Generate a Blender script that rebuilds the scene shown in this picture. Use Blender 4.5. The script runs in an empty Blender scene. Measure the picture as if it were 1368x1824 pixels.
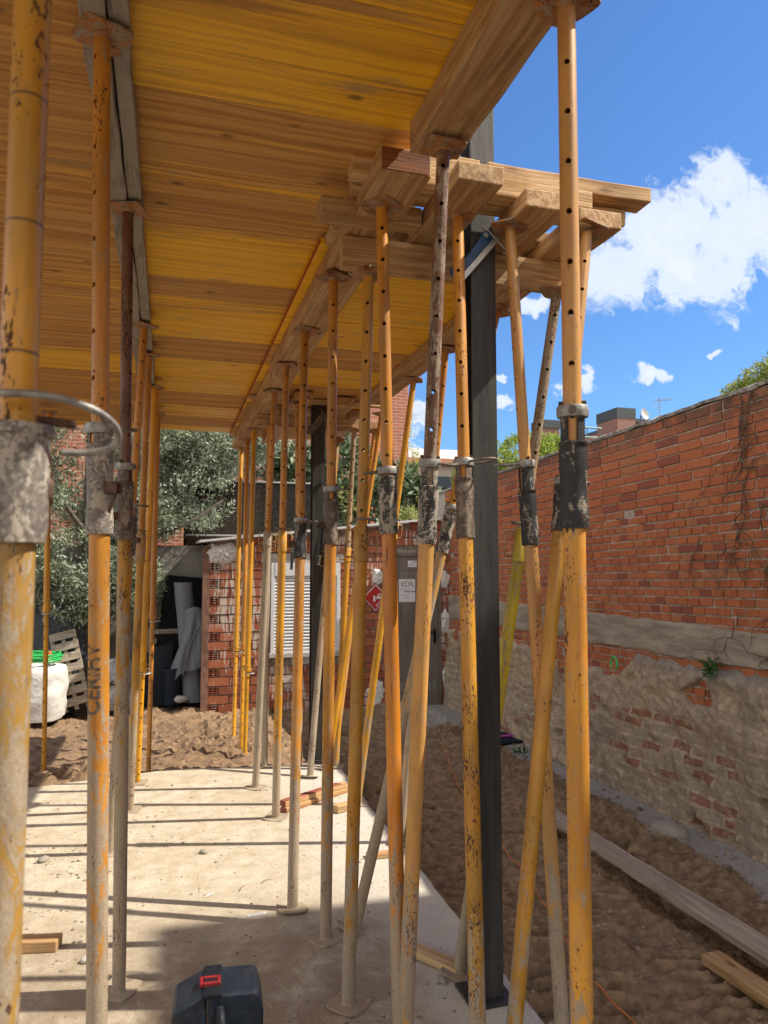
import bpy, bmesh, math, random
import numpy as np
from mathutils import Vector, Matrix, noise, Quaternion
R = math.radians
random.seed(7)
scene = bpy.context.scene
col = scene.collection

# ------------------------------------------------------------------ camera
cam_d = bpy.data.cameras.new("camera")
cam_d.sensor_fit = 'VERTICAL'
cam_d.sensor_height = 9.6
cam_d.sensor_width = 7.2
cam_d.lens = 9.6 * 1320 / 1824
cam_d.clip_start = 0.05
cam_d.clip_end = 3000
cam_d.dof.use_dof = True
cam_d.dof.focus_distance = 3.6
cam_d.dof.aperture_fstop = cam_d.lens / 4.2
cam = bpy.data.objects.new("camera", cam_d)
cam.location = (0, 0, 1.55)
cam.rotation_euler = (R(94.25), 0, R(-16.2))
col.objects.link(cam)
scene.camera = cam

# ------------------------------------------------------------------ sky, clouds, sun
SUN = Vector((0.6425, -0.168, 0.747)).normalized()
world = bpy.data.worlds.new("World")
scene.world = world
world.use_nodes = True


class NT:
    """small helper around a node tree"""
    def __init__(self, tree):
        self.t = tree
        self.n = tree.nodes
        self.l = tree.links

    def add(self, typ, **kw):
        nd = self.n.new(typ)
        for k, v in kw.items():
            setattr(nd, k, v)
        return nd

    def put(self, sock, v):
        if hasattr(v, 'links') or isinstance(v, bpy.types.NodeSocket):
            self.l.new(v, sock)
        elif v is not None:
            if isinstance(v, (tuple, list)) and len(v) == 3 and sock.type == 'RGBA':
                v = (*v, 1)
            sock.default_value = v

    def math(self, op, a, b=None, c=None, clamp=False):
        m = self.add('ShaderNodeMath', operation=op, use_clamp=clamp)
        self.put(m.inputs[0], a)
        if b is not None:
            self.put(m.inputs[1], b)
        if c is not None:
            self.put(m.inputs[2], c)
        return m.outputs[0]

    def vmath(self, op, a, b=None):
        m = self.add('ShaderNodeVectorMath', operation=op)
        self.put(m.inputs[0], a)
        if b is not None:
            self.put(m.inputs[1], b)
        return m.outputs['Value'] if op in ('DOT_PRODUCT', 'LENGTH') else m.outputs[0]

    def ramp(self, v, lo, hi, a=0.0, b=1.0, smooth=True):
        m = self.add('ShaderNodeMapRange')
        m.interpolation_type = 'SMOOTHSTEP' if smooth else 'LINEAR'
        self.put(m.inputs[0], v)
        m.inputs[1].default_value = lo
        m.inputs[2].default_value = hi
        m.inputs[3].default_value = a
        m.inputs[4].default_value = b
        return m.outputs[0]

    def mix(self, f, a, b, mode='MIX'):
        m = self.add('ShaderNodeMix', data_type='RGBA', blend_type=mode)
        self.put(m.inputs[0], f)
        self.put(m.inputs[6], a)
        self.put(m.inputs[7], b)
        return m.outputs[2]

    def noise(self, vec, scale, detail=4, rough=0.55, dist=0.0, dim='3D', w=None):
        m = self.add('ShaderNodeTexNoise', noise_dimensions=dim)
        if vec is not None:
            self.put(m.inputs['Vector'], vec)
        m.inputs['Scale'].default_value = scale
        m.inputs['Detail'].default_value = detail
        m.inputs['Roughness'].default_value = rough
        m.inputs['Distortion'].default_value = dist
        if w is not None:
            self.put(m.inputs['W'], w)
        return m.outputs['Fac']

    def scale(self, vec, s):
        m = self.add('ShaderNodeMapping')
        self.put(m.inputs[0], vec)
        m.inputs['Scale'].default_value = s
        return m.outputs[0]

    def sep(self, vec):
        m = self.add('ShaderNodeSeparateXYZ')
        self.put(m.inputs[0], vec)
        return m.outputs

    def comb(self, x, y, z):
        m = self.add('ShaderNodeCombineXYZ')
        self.put(m.inputs[0], x)
        self.put(m.inputs[1], y)
        self.put(m.inputs[2], z)
        return m.outputs[0]

    def bump(self, h, strength=0.5, dist=0.01, normal=None):
        m = self.add('ShaderNodeBump')
        m.inputs['Strength'].default_value = strength
        m.inputs['Distance'].default_value = dist
        self.put(m.inputs['Height'], h)
        if normal is not None:
            self.put(m.inputs['Normal'], normal)
        return m.outputs[0]


w = NT(world.node_tree)
w.n.clear()
sky = w.add('ShaderNodeTexSky', sky_type='NISHITA')
sky.sun_disc = False
sky.sun_elevation = R(48.4)
sky.sun_rotation = math.atan2(SUN.x, SUN.y)
sky.altitude = 600
sky.air_density = 1.25
sky.dust_density = 0.35
sky.ozone_density = 2.5
tc = w.add('ShaderNodeTexCoord')
dirv = tc.outputs['Generated']
sx, sy, sz = w.sep(dirv)[:3]
ymax = w.math('MAXIMUM', sy, 0.02)
cu = w.math('DIVIDE', sx, ymax)
cv = w.math('DIVIDE', sz, ymax)
cp0 = w.comb(cu, cv, 0.0)
wn_ = w.add('ShaderNodeTexNoise')
w.put(wn_.inputs['Vector'], cp0)
wn_.inputs['Scale'].default_value = 34.0
wn_.inputs['Detail'].default_value = 6
wc_ = w.sep(wn_.outputs['Color'])
cu = w.math('ADD', cu, w.math('MULTIPLY', w.math('SUBTRACT', wc_[0], 0.5), 0.075))
cv = w.math('ADD', cv, w.math('MULTIPLY', w.math('SUBTRACT', wc_[1], 0.5), 0.045))
cp = w.comb(cu, cv, 0.0)
n_big = w.noise(cp, 13.0, 9, 0.62, 0.25)
n_fine = w.noise(cp, 48.0, 7, 0.65, 0.3)


def cloud_blob(u, v, a, b, rot=0.0):
    du = w.math('SUBTRACT', cu, u)
    dv = w.math('SUBTRACT', cv, v)
    c, s = math.cos(rot), math.sin(rot)
    e1 = w.math('DIVIDE', w.math('ADD', w.math('MULTIPLY', du, c), w.math('MULTIPLY', dv, s)), a)
    e2 = w.math('DIVIDE', w.math('SUBTRACT', w.math('MULTIPLY', dv, c), w.math('MULTIPLY', du, s)), b)
    r = w.math('SQRT', w.math('ADD', w.math('MULTIPLY', e1, e1), w.math('MULTIPLY', e2, e2)))
    return w.math('SUBTRACT', 1.0, r)


blobs = [(0.95, 0.585, .22, .085, .35), (0.78, 0.50, .17, .075, -.30), (0.67, .475, .12, .065, .25), (0.885, .65, .07, .06, 0.9), (.80,.56,.14,.07,.3),
         (1.10, .60, .16, .06, 0.2), (0.735, 0.307, .034, .013, 0), (0.30, .18, .06, .05, 0.2), (.335, .22, .028, .018, 0), (0.62, .292, .018, .02, .5),
         (.535, .398, .04, .018, 0), (.862, .348, .012, .006, 0), (.475, .245, .018, .013, .3), (.47, .28, .008, .006, 0), (.58, .27, .02, .012, 0),
         (1.4, .5, .2, .08, 0), (-.6, .6, .3, .1, 0), (-1.2, .9, .4, .2, 0)]
acc = None
for bl in blobs:
    m_ = cloud_blob(*bl)
    acc = m_ if acc is None else w.math('MAXIMUM', acc, m_)
dens = w.math('ADD', w.math('MINIMUM', acc, 0.8), w.math('MULTIPLY', w.math('SUBTRACT', n_big, 0.5), 1.9))
dens = w.math('ADD', dens, w.math('MULTIPLY', w.math('SUBTRACT', n_fine, 0.5), 0.85))
inside = w.ramp(acc, -0.9, -0.1)
cmask = w.math('MULTIPLY', w.ramp(dens, -0.10, 0.40), inside)
cmask = w.math('MULTIPLY', cmask, w.ramp(sy, 0.02, 0.1))
# unseen broken cloud added behind and left of the camera as fill light
n_all = w.noise(dirv, 2.6, 8, 0.6, 0.3)
behind = w.math('MAXIMUM', w.ramp(sy, 0.0, -0.35), w.math('MULTIPLY', w.ramp(sx, -0.35, -0.75), 1.0))
fill_cloud = w.math('MULTIPLY', w.ramp(n_all, 0.40, 0.52), behind)
cmask = w.math('MAXIMUM', cmask, w.math('MULTIPLY', fill_cloud, w.ramp(sz, 0.0, 0.1)))
body = w.ramp(dens, 0.45, 1.5)
shade = w.ramp(w.noise(cp, 7.0, 4, 0.55), 0.46, 0.64)
ccol = w.mix(body, (3.7, 4.1, 4.7), (4.55, 4.6, 4.75))
ccol = w.mix(w.math('MULTIPLY', shade, w.ramp(dens, 0.5, 1.0)), ccol, (3.0, 3.2, 3.65))
ccol = w.mix(w.ramp(sy, 0.0, -0.1), ccol, (8.0, 7.6, 6.8))  # unseen cloud made brighter and warmer to lift the fill
ccol = w.mix(w.ramp(sx, -0.3, -0.5), ccol, (8.0, 7.6, 6.8))
blue = w.mix(1.0, sky.outputs[0], (0.36, 0.54, 0.76), 'MULTIPLY')
mixc = w.mix(w.math('MULTIPLY', cmask, 0.93), blue, ccol)
bg = w.add('ShaderNodeBackground')
w.put(bg.inputs[0], mixc)
bg.inputs[1].default_value = 0.13
wo = w.add('ShaderNodeOutputWorld')
w.l.new(bg.outputs[0], wo.inputs[0])

sd = bpy.data.lights.new("sun", 'SUN')
sd.energy = 4.3
sd.angle = R(0.53)
sd.color = (1.0, 0.92, 0.78)
so = bpy.data.objects.new("sun", sd)
so.rotation_euler = SUN.to_track_quat('Z', 'Y').to_euler()
so.location = (20, -5, 25)
col.objects.link(so)

scene.view_settings.view_transform = 'Standard'
scene.view_settings.look = 'None'
scene.view_settings.gamma = 1.0
scene.view_settings.exposure = 0.8


# ------------------------------------------------------------------ mesh helpers
def tag(o, label=None, cat=None, group=None, kind=None):
    if label:
        o['label'] = label
    if cat:
        o['category'] = cat
    if group:
        o['group'] = group
    if kind:
        o['kind'] = kind
    return o


def link(o, parent=None):
    col.objects.link(o)
    if parent is not None:
        o.parent = parent
    return o


def empty(name, loc=(0, 0, 0), label=None, cat=None, group=None, rotz=0.0):
    o = bpy.data.objects.new(name, None)
    o.empty_display_size = 0.1
    o.location = loc
    o.rotation_euler = (0, 0, rotz)
    link(o)
    return tag(o, label, cat, group)


def basis(d, ref=None):
    d = Vector(d).normalized()
    r = Vector(ref) if ref is not None else (Vector((0, 0, 1)) if abs(d.z) < .95 else Vector((0, 1, 0)))
    x = r.cross(d)
    if x.length < 1e-5:
        x = Vector((1, 0, 0)).cross(d)
    x.normalize()
    return x, d.cross(x).normalized()


class MB:
    def __init__(self):
        self.v = []
        self.f = []

    def add(self, vs, fs):
        o = len(self.v)
        self.v += [tuple(p) for p in vs]
        self.f += [tuple(i + o for i in f) for f in fs]
        return self

    def box(self, c, s, rot=None, jit=0.0):
        vs = []
        for z in (-.5, .5):
            for x, y in ((-.5, -.5), (.5, -.5), (.5, .5), (-.5, .5)):
                p = Vector((x * s[0] + random.uniform(-jit, jit), y * s[1] + random.uniform(-jit, jit), z * s[2] + random.uniform(-jit, jit)))
                if rot is not None:
                    p = rot @ p
                vs.append(p + Vector(c))
        return self.add(vs, [(3, 2, 1, 0), (4, 5, 6, 7), (0, 1, 5, 4), (1, 2, 6, 5), (2, 3, 7, 6), (3, 0, 4, 7)])

    def bx(self, x0, x1, y0, y1, z0, z1):
        return self.box(((x0 + x1) / 2, (y0 + y1) / 2, (z0 + z1) / 2), (x1 - x0, y1 - y0, z1 - z0))

    def cyl(self, p0, p1, r0, r1=None, n=16, caps=True):
        r1 = r0 if r1 is None else r1
        p0, p1 = Vector(p0), Vector(p1)
        x, y = basis(p1 - p0)
        vs = []
        for p, r in ((p0, r0), (p1, r1)):
            for i in range(n):
                a = 2 * math.pi * i / n
                vs.append(p + x * math.cos(a) * r + y * math.sin(a) * r)
        fs = [(i, (i + 1) % n, n + (i + 1) % n, n + i) for i in range(n)]
        if caps:
            fs += [tuple(range(n - 1, -1, -1)), tuple(range(n, 2 * n))]
        return self.add(vs, fs)

    def lathe(self, prof, n=20, wob=0.0, seed=0, caps=False):
        """prof: list of (r, z) around local Z"""
        vs = []
        for r, z in prof:
            for i in range(n):
                a = 2 * math.pi * i / n
                k = r * (1 + wob * noise.noise(Vector((math.cos(a) * 1.3 + seed, math.sin(a) * 1.3, z * 14))))
                vs.append((math.cos(a) * k, math.sin(a) * k, z))
        fs = []
        for j in range(len(prof) - 1):
            for i in range(n):
                fs.append((j * n + i, j * n + (i + 1) % n, (j + 1) * n + (i + 1) % n, (j + 1) * n + i))
        if caps:
            fs += [tuple(range(n - 1, -1, -1)), tuple(range((len(prof) - 1) * n, len(prof) * n))]
        return self.add(vs, fs)

    def tube(self, pts, r, n=8, taper=None):
        pts = [Vector(p) for p in pts]
        vs, prev = [], None
        for k, p in enumerate(pts):
            t = (pts[min(k + 1, len(pts) - 1)] - pts[max(k - 1, 0)]).normalized()
            x, y = basis(t, prev if prev is None else None) if prev is None else (None, None)
            if prev is not None:
                x = (prev - t * prev.dot(t)).normalized()
                y = t.cross(x)
            prev = x
            rr = r if taper is None else r * (1 - (1 - taper) * k / (len(pts) - 1))
            for i in range(n):
                a = 2 * math.pi * i / n
                vs.append(p + x * math.cos(a) * rr + y * math.sin(a) * rr)
        fs = []
        for j in range(len(pts) - 1):
            for i in range(n):
                fs.append((j * n + i, j * n + (i + 1) % n, (j + 1) * n + (i + 1) % n, (j + 1) * n + i))
        fs += [tuple(range(n - 1, -1, -1)), tuple(range((len(pts) - 1) * n, len(pts) * n))]
        return self.add(vs, fs)

    def prism(self, poly, z0, z1):
        n = len(poly)
        vs = [(x, y, z0) for x, y in poly] + [(x, y, z1) for x, y in poly]
        fs = [tuple(range(n - 1, -1, -1)), tuple(range(n, 2 * n))] + [(i, (i + 1) % n, n + (i + 1) % n, n + i) for i in range(n)]
        return self.add(vs, fs)

    def build(self, name, mat, parent=None, smooth=False, bevel=0.0, loc=None, rot=None):
        me = bpy.data.meshes.new(name)
        me.from_pydata(self.v, [], self.f)
        me.materials.append(mat)
        if smooth:
            me.polygons.foreach_set('use_smooth', [True] * len(me.polygons))
            me.set_sharp_from_angle(angle=R(smooth if smooth is not True else 42))
        me.update()
        o = bpy.data.objects.new(name, me)
        if loc is not None:
            o.location = loc
        if rot is not None:
            o.rotation_euler = rot
        if bevel:
            b = o.modifiers.new('bevel', 'BEVEL')
            b.width = bevel
            b.segments = 2
            b.limit_method = 'ANGLE'
        return link(o, parent)


def spline(pts, n=8):
    """Catmull-Rom through pts"""
    P = [Vector(p) for p in pts]
    P = [P[0] * 2 - P[1]] + P + [P[-1] * 2 - P[-2]]
    out = []
    for i in range(1, len(P) - 2):
        for k in range(n):
            t = k / n
            a, b, c, d = P[i - 1], P[i], P[i + 1], P[i + 2]
            out.append(0.5 * ((2 * b) + (c - a) * t + (2 * a - 5 * b + 4 * c - d) * t * t + (3 * b - a - 3 * c + d) * t ** 3))
    out.append(P[-2])
    return out


# ------------------------------------------------------------------ materials
_mats = {}


def new_mat(name):
    m = bpy.data.materials.new(name)
    m.use_nodes = True
    t = NT(m.node_tree)
    b = t.n['Principled BSDF']
    return m, t, b


def plain(name, c, rough=0.6, metal=0.0, var=0.12, scale=20, bump=0.2, bdist=0.002):
    if name in _mats:
        return _mats[name]
    m, t, b = new_mat(name)
    tcn = t.add('ShaderNodeTexCoord').outputs['Object']
    nz = t.noise(tcn, scale, 5, 0.6)
    lo = tuple(x * (1 - var) for x in c)
    hi = tuple(min(1, x * (1 + var)) for x in c)
    t.put(b.inputs['Base Color'], t.mix(t.ramp(nz, .3, .7), lo, hi))
    b.inputs['Roughness'].default_value = rough
    b.inputs['Metallic'].default_value = metal
    if max(c) < .07 and not metal:
        b.inputs['Specular IOR Level'].default_value = .15
    if bump:
        t.put(b.inputs['Normal'], t.bump(nz, bump, bdist))
    _mats[name] = m
    return m


def paint(c, rust=0.3, dust=0.3, dust_h=0.9, key=None, rings=False, stain=(0.33, 0.27, 0.20), flat=False):
    """worn paint on a steel tube; object Z is metres above the foot"""
    k = ('paint', c, rust, dust, dust_h, rings, stain, flat)
    if k in _mats:
        return _mats[k]
    m, t, b = new_mat('worn_paint')
    tcn = t.add('ShaderNodeTexCoord').outputs['Object']
    oi = t.add('ShaderNodeObjectInfo').outputs['Random']
    off = t.comb(t.math('MULTIPLY', oi, 37.0), t.math('MULTIPLY', oi, 91.0), t.math('MULTIPLY', oi, 53.0))
    v = t.vmath('ADD', tcn, off)
    z = t.sep(tcn)[2]
    broad = t.noise(t.scale(v, (9, 9, 2.2)), 1.0, 4, 0.6)
    tone = t.mix(t.ramp(broad, .3, .72), tuple(x * .66 for x in c), tuple(min(1, x * 1.15) for x in c))
    # orange undertone fading
    und = t.noise(t.scale(v, (22, 22, 3.5)), 1.0, 5, 0.65)
    tone = t.mix(t.ramp(und, .50, .66, 0, .6), tone, (c[0] * .8, c[1] * .62, c[2] * .7 + .005))
    # cement dust clinging to the lower part
    dn = t.noise(t.scale(v, (30, 30, 9)), 1.0, 9, 0.78, .5)
    dh = t.ramp(z, dust_h, 0.05, 0.0, 0.23) if not flat else 0.15
    dthr = t.math('ADD', dn, dh)
    dmask = t.ramp(dthr, .80 - dust * .33, .86 - dust * .33)
    fine = t.noise(v, 260, 4, .6)
    dcol = t.mix(t.ramp(fine, .3, .7), tuple(x * .82 for x in stain), tuple(x * 1.2 for x in stain))
    dmid = t.noise(t.scale(v, (34, 34, 12)), 1.0, 6, .7)
    dcol = t.mix(t.ramp(dmid, .5, .68, 0, .7), dcol, (.20, .17, .135))
    tone = t.mix(t.math('MULTIPLY', dmask, .92), tone, dcol)
    # a thin veil of dust everywhere
    veil = t.noise(t.scale(v, (40, 40, 10)), 1.0, 6, .7)
    tone = t.mix(t.ramp(veil, .45, .8, 0, .30 + dust * .3), tone, dcol)
    # chips and rust
    r1 = t.noise(t.scale(v, (170, 170, 80)), 1.0, 5, 0.66, .5)
    r2 = t.noise(t.scale(v, (16, 16, 5)), 1.0, 4, 0.6)
    rr = t.math('ADD', r1, t.math('MULTIPLY', t.math('SUBTRACT', r2, .5), .75))
    rmask = t.ramp(rr, .705 - rust * .15, .745 - rust * .15)
    rcol = t.mix(t.ramp(fine, .3, .7), (0.035, 0.02, 0.014), (0.14, 0.055, 0.025))
    # scratches along the tube
    sc = t.noise(t.scale(v, (170, 170, 9)), 1.0, 3, .5)
    smask = t.math('MULTIPLY', t.ramp(sc, .66, .70), t.ramp(r2, .42, .6))
    tone = t.mix(t.math('MULTIPLY', smask, .8), tone, (0.05, 0.035, 0.025))
    tone = t.mix(rmask, tone, rcol)
    if rings:
        wv = t.math('PINGPONG', t.math('ADD', z, t.math('MULTIPLY', broad, .01)), 0.075)
        rg = t.math('MULTIPLY', t.ramp(wv, .003, .0005), .75)
        tone = t.mix(rg, tone, (0.04, 0.03, 0.02))
    t.put(b.inputs['Base Color'], tone)
    t.put(b.inputs['Roughness'], t.ramp(t.math('MAXIMUM', rmask, dmask), 0, 1, .42, .88))
    h = t.math('SUBTRACT', t.math('MULTIPLY', dmask, t.math('MULTIPLY', fine, .9)), t.math('MULTIPLY', rmask, .5))
    h = t.math('ADD', h, t.math('MULTIPLY', broad, .4))
    t.put(b.inputs['Normal'], t.bump(h, .55, .0015))
    _mats[k] = m
    return m


def grease(name, a, c2, amount=.5, rough=.55):
    """bitumen, grease and cement smeared over a threaded sleeve"""
    if name in _mats:
        return _mats[name]
    m, t, b = new_mat(name)
    tcn = t.add('ShaderNodeTexCoord').outputs['Object']
    oi = t.add('ShaderNodeObjectInfo').outputs['Random']
    v = t.vmath('ADD', tcn, t.comb(t.math('MULTIPLY', oi, 31.0), t.math('MULTIPLY', oi, 17.0), oi))
    n1 = t.noise(t.scale(v, (30, 30, 16)), 1.0, 7, .68, .6)
    n2 = t.noise(v, 150, 5, .65)
    mk = t.ramp(t.math('ADD', n1, t.math('MULTIPLY', t.math('SUBTRACT', n2, .5), .5)), .62 - amount * .25, .70 - amount * .25)
    base = t.mix(t.ramp(n2, .3, .7), tuple(x * .6 for x in a), tuple(x * 1.5 for x in a))
    rst = t.ramp(t.noise(v, 22, 5, .6), .56, .68, 0, .6)
    base = t.mix(rst, base, (.10, .045, .022))
    t.put(b.inputs['Base Color'], t.mix(mk, base, c2))
    t.put(b.inputs['Roughness'], t.ramp(mk, 0, 1, rough, .9))
    t.put(b.inputs['Normal'], t.bump(t.math('ADD', n1, t.math('MULTIPLY', n2, .3)), .7, .003))
    _mats[name] = m
    return m


def wood(name, light, dark, grain=1.0, knots=True, grey=0.0, rough=.75):
    """sawn timber; grain runs along object X"""
    if name in _mats:
        return _mats[name]
    m, t, b = new_mat(name)
    tcn = t.add('ShaderNodeTexCoord').outputs['Object']
    oi = t.add('ShaderNodeObjectInfo').outputs['Random']
    v = t.vmath('ADD', tcn, t.comb(t.math('MULTIPLY', oi, 13.0), t.math('MULTIPLY', oi, 7.0), t.math('MULTIPLY', oi, 3.0)))
    warp = t.noise(t.scale(v, (1.2, 6, 6)), 1.0, 2, .5)
    x, y, z = t.sep(v)[:3]
    wv_ = t.math('MULTIPLY', warp, 5.0 * grain)
    ring = t.noise(t.comb(t.math('MULTIPLY', x, 1.1), t.math('ADD', t.math('MULTIPLY', y, 55.0), wv_), t.math('ADD', t.math('MULTIPLY', z, 55.0), wv_)), 1.0, 5, .6, .3)
    fib = t.noise(t.scale(v, (6, 180, 180)), 1.0, 4, .6)
    f = t.math('ADD', t.math('MULTIPLY', t.ramp(ring, .34, .64), .6), t.math('MULTIPLY', fib, .5))
    c_ = t.mix(t.ramp(f, .25, .95), dark, light)
    blot = t.noise(t.scale(v, (3, 9, 9)), 1.0, 5, .65)
    c_ = t.mix(t.ramp(blot, .45, .75, 0, .55), c_, tuple(q * .55 for q in dark))
    tint = t.ramp(oi, 0, 1, .85, 1.12, False)
    c_ = t.mix(1.0, c_, t.comb(tint, tint, tint), 'MULTIPLY')
    if knots:
        vo = t.add('ShaderNodeTexVoronoi')
        t.put(vo.inputs['Vector'], t.scale(v, (3.2, 9, 9)))
        vo.inputs['Scale'].default_value = 1.0
        kd = t.ramp(vo.outputs['Distance'], .16, .05)
        c_ = t.mix(t.math('MULTIPLY', kd, .8), c_, (dark[0] * .35, dark[1] * .28, dark[2] * .25))
    if grey:
        gm = t.ramp(t.noise(t.scale(v, (5, 20, 20)), 1.0, 5, .7), .62 - grey * .5, .8 - grey * .4)
        c_ = t.mix(gm, c_, (.31, .275, .23))
    # cement splashes
    sp = t.noise(v, 26, 6, .7)
    c_ = t.mix(t.ramp(sp, .66, .72, 0, .6), c_, (.48, .42, .35))
    t.put(b.inputs['Base Color'], c_)
    b.inputs['Roughness'].default_value = rough
    t.put(b.inputs['Normal'], t.bump(f, .5, .0025))
    _mats[name] = m
    return m


def formwork_mat():
    """three-ply shuttering board, yellow film worn through to brown wood; boards run along X; object property wear"""
    m, t, b = new_mat('formwork_ply')
    tcn = t.add('ShaderNodeTexCoord').outputs['Object']
    oi = t.add('ShaderNodeObjectInfo').outputs['Random']
    at = t.add('ShaderNodeAttribute', attribute_type='OBJECT', attribute_name='wear').outputs['Fac']
    v = t.vmath('ADD', tcn, t.comb(t.math('MULTIPLY', oi, 43.0), t.math('MULTIPLY', oi, 11.0), t.math('MULTIPLY', oi, 5.0)))
    x, y, z = t.sep(v)[:3]
    yo = t.sep(tcn)[1]
    # strips of veneer inside a panel
    bi = t.math('FLOOR', t.math('DIVIDE', t.math('ADD', yo, 10.0), .118))
    wn = t.add('ShaderNodeTexWhiteNoise', noise_dimensions='2D')
    t.put(wn.inputs['Vector'], t.comb(bi, t.math('MULTIPLY', oi, 99.0), 0.0))
    strip = wn.outputs['Value']
    fr = t.math('FRACT', t.math('DIVIDE', t.math('ADD', yo, 10.0), .118))
    seam = t.math('MAXIMUM', t.ramp(fr, .012, .004), t.ramp(fr, .988, .996))
    warp = t.noise(t.comb(t.math('MULTIPLY', x, 1.3), t.math('MULTIPLY', y, 7.0), strip), 1.0, 3, .55)
    gv_ = t.comb(t.math('MULTIPLY', x, .7), t.math('ADD', t.math('MULTIPLY', y, 42.0), t.math('MULTIPLY', warp, 3.0)), strip)
    ring = t.noise(gv_, 1.0, 6, .66, .08)
    fib = t.noise(t.scale(v, (5, 240, 10)), 1.0, 4, .6)
    fib2 = t.noise(t.scale(v, (1.6, 60, 10)), 1.0, 5, .65)
    g = t.math('ADD', t.math('MULTIPLY', t.ramp(ring, .36, .62), .55), t.math('MULTIPLY', fib, .45))
    brown = t.mix(t.ramp(g, .2, .85), (.42, .185, .036), (.68, .365, .095))
    brown = t.mix(t.math('MULTIPLY', strip, .35), brown, (.42, .24, .10))
    yel = t.mix(t.ramp(g, .15, .7), (.70, .35, .008), (.90, .50, .008))
    wearn = t.noise(t.comb(t.math('MULTIPLY', x, 1.1), t.math('MULTIPLY', y, 6.0), 0.0), 1.0, 6, .62, .3)
    wm = t.math('ADD', t.math('MULTIPLY', wearn, .75), t.math('MULTIPLY', fib2, .45))
    wm = t.math('ADD', wm, t.math('MULTIPLY', t.math('SUBTRACT', strip, .5), .26))
    wm = t.math('ADD', wm, t.math('MULTIPLY', t.math('SUBTRACT', at, .5), 2.3))
    wm = t.math('ADD', wm, t.math('MULTIPLY', g, -.15))
    wmask = t.ramp(wm, .38, .62)
    c_ = t.mix(wmask, yel, brown)
    gr = t.ramp(t.noise(t.comb(t.math('MULTIPLY', x, 2.5), t.math('MULTIPLY', y, 9.0), 3.0), 1.0, 8, .72), .54, .70, 0, .6)
    c_ = t.mix(gr, c_, (.30, .22, .13))
    vo = t.add('ShaderNodeTexVoronoi')
    t.put(vo.inputs['Vector'], t.comb(t.math('MULTIPLY', x, 4.5), t.math('MULTIPLY', y, 9.0), 0.0))
    vo.inputs['Scale'].default_value = 1.0
    kd = t.ramp(vo.outputs['Distance'], .17, .06)
    sel = t.ramp(t.sep(vo.outputs['Color'])[0], .45, .5)
    kd = t.math('MULTIPLY', kd, sel)
    c_ = t.mix(t.math('MULTIPLY', kd, .7), c_, (.07, .03, .012))
    c_ = t.mix(t.math('MULTIPLY', seam, .5), c_, (.06, .03, .01))
    crack = t.ramp(t.noise(t.scale(v, (.9, 210, 1)), 1.0, 3, .5), .715, .76)
    c_ = t.mix(t.math('MULTIPLY', crack, .4), c_, (.05, .022, .008))
    t.put(b.inputs['Base Color'], c_)
    t.put(b.inputs['Roughness'], t.ramp(wmask, 0, 1, .5, .8))
    t.put(b.inputs['Normal'], t.bump(t.math('ADD', g, t.math('MULTIPLY', crack, -1.0)), .45, .0015))
    return m


# ------------------------------------------------------------------ ground
def sst(a, b, x):
    t = min(1, max(0, (x - a) / (b - a)))
    return t * t * (3 - 2 * t)


def nz(x, y, s, seed=0.0, oc=4):
    return noise.fractal(Vector((x * s, y * s, seed)), 0.75, 2.1, oc)


def ridged(x, y, s, seed=0.0, oc=4):
    return 1 - abs(noise.noise(Vector((x * s, y * s, seed)))) * 2 + .35 * noise.fractal(Vector((x * s * 2.3, y * s * 2.3, seed + 5)), .7, 2.1, oc)


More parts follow.
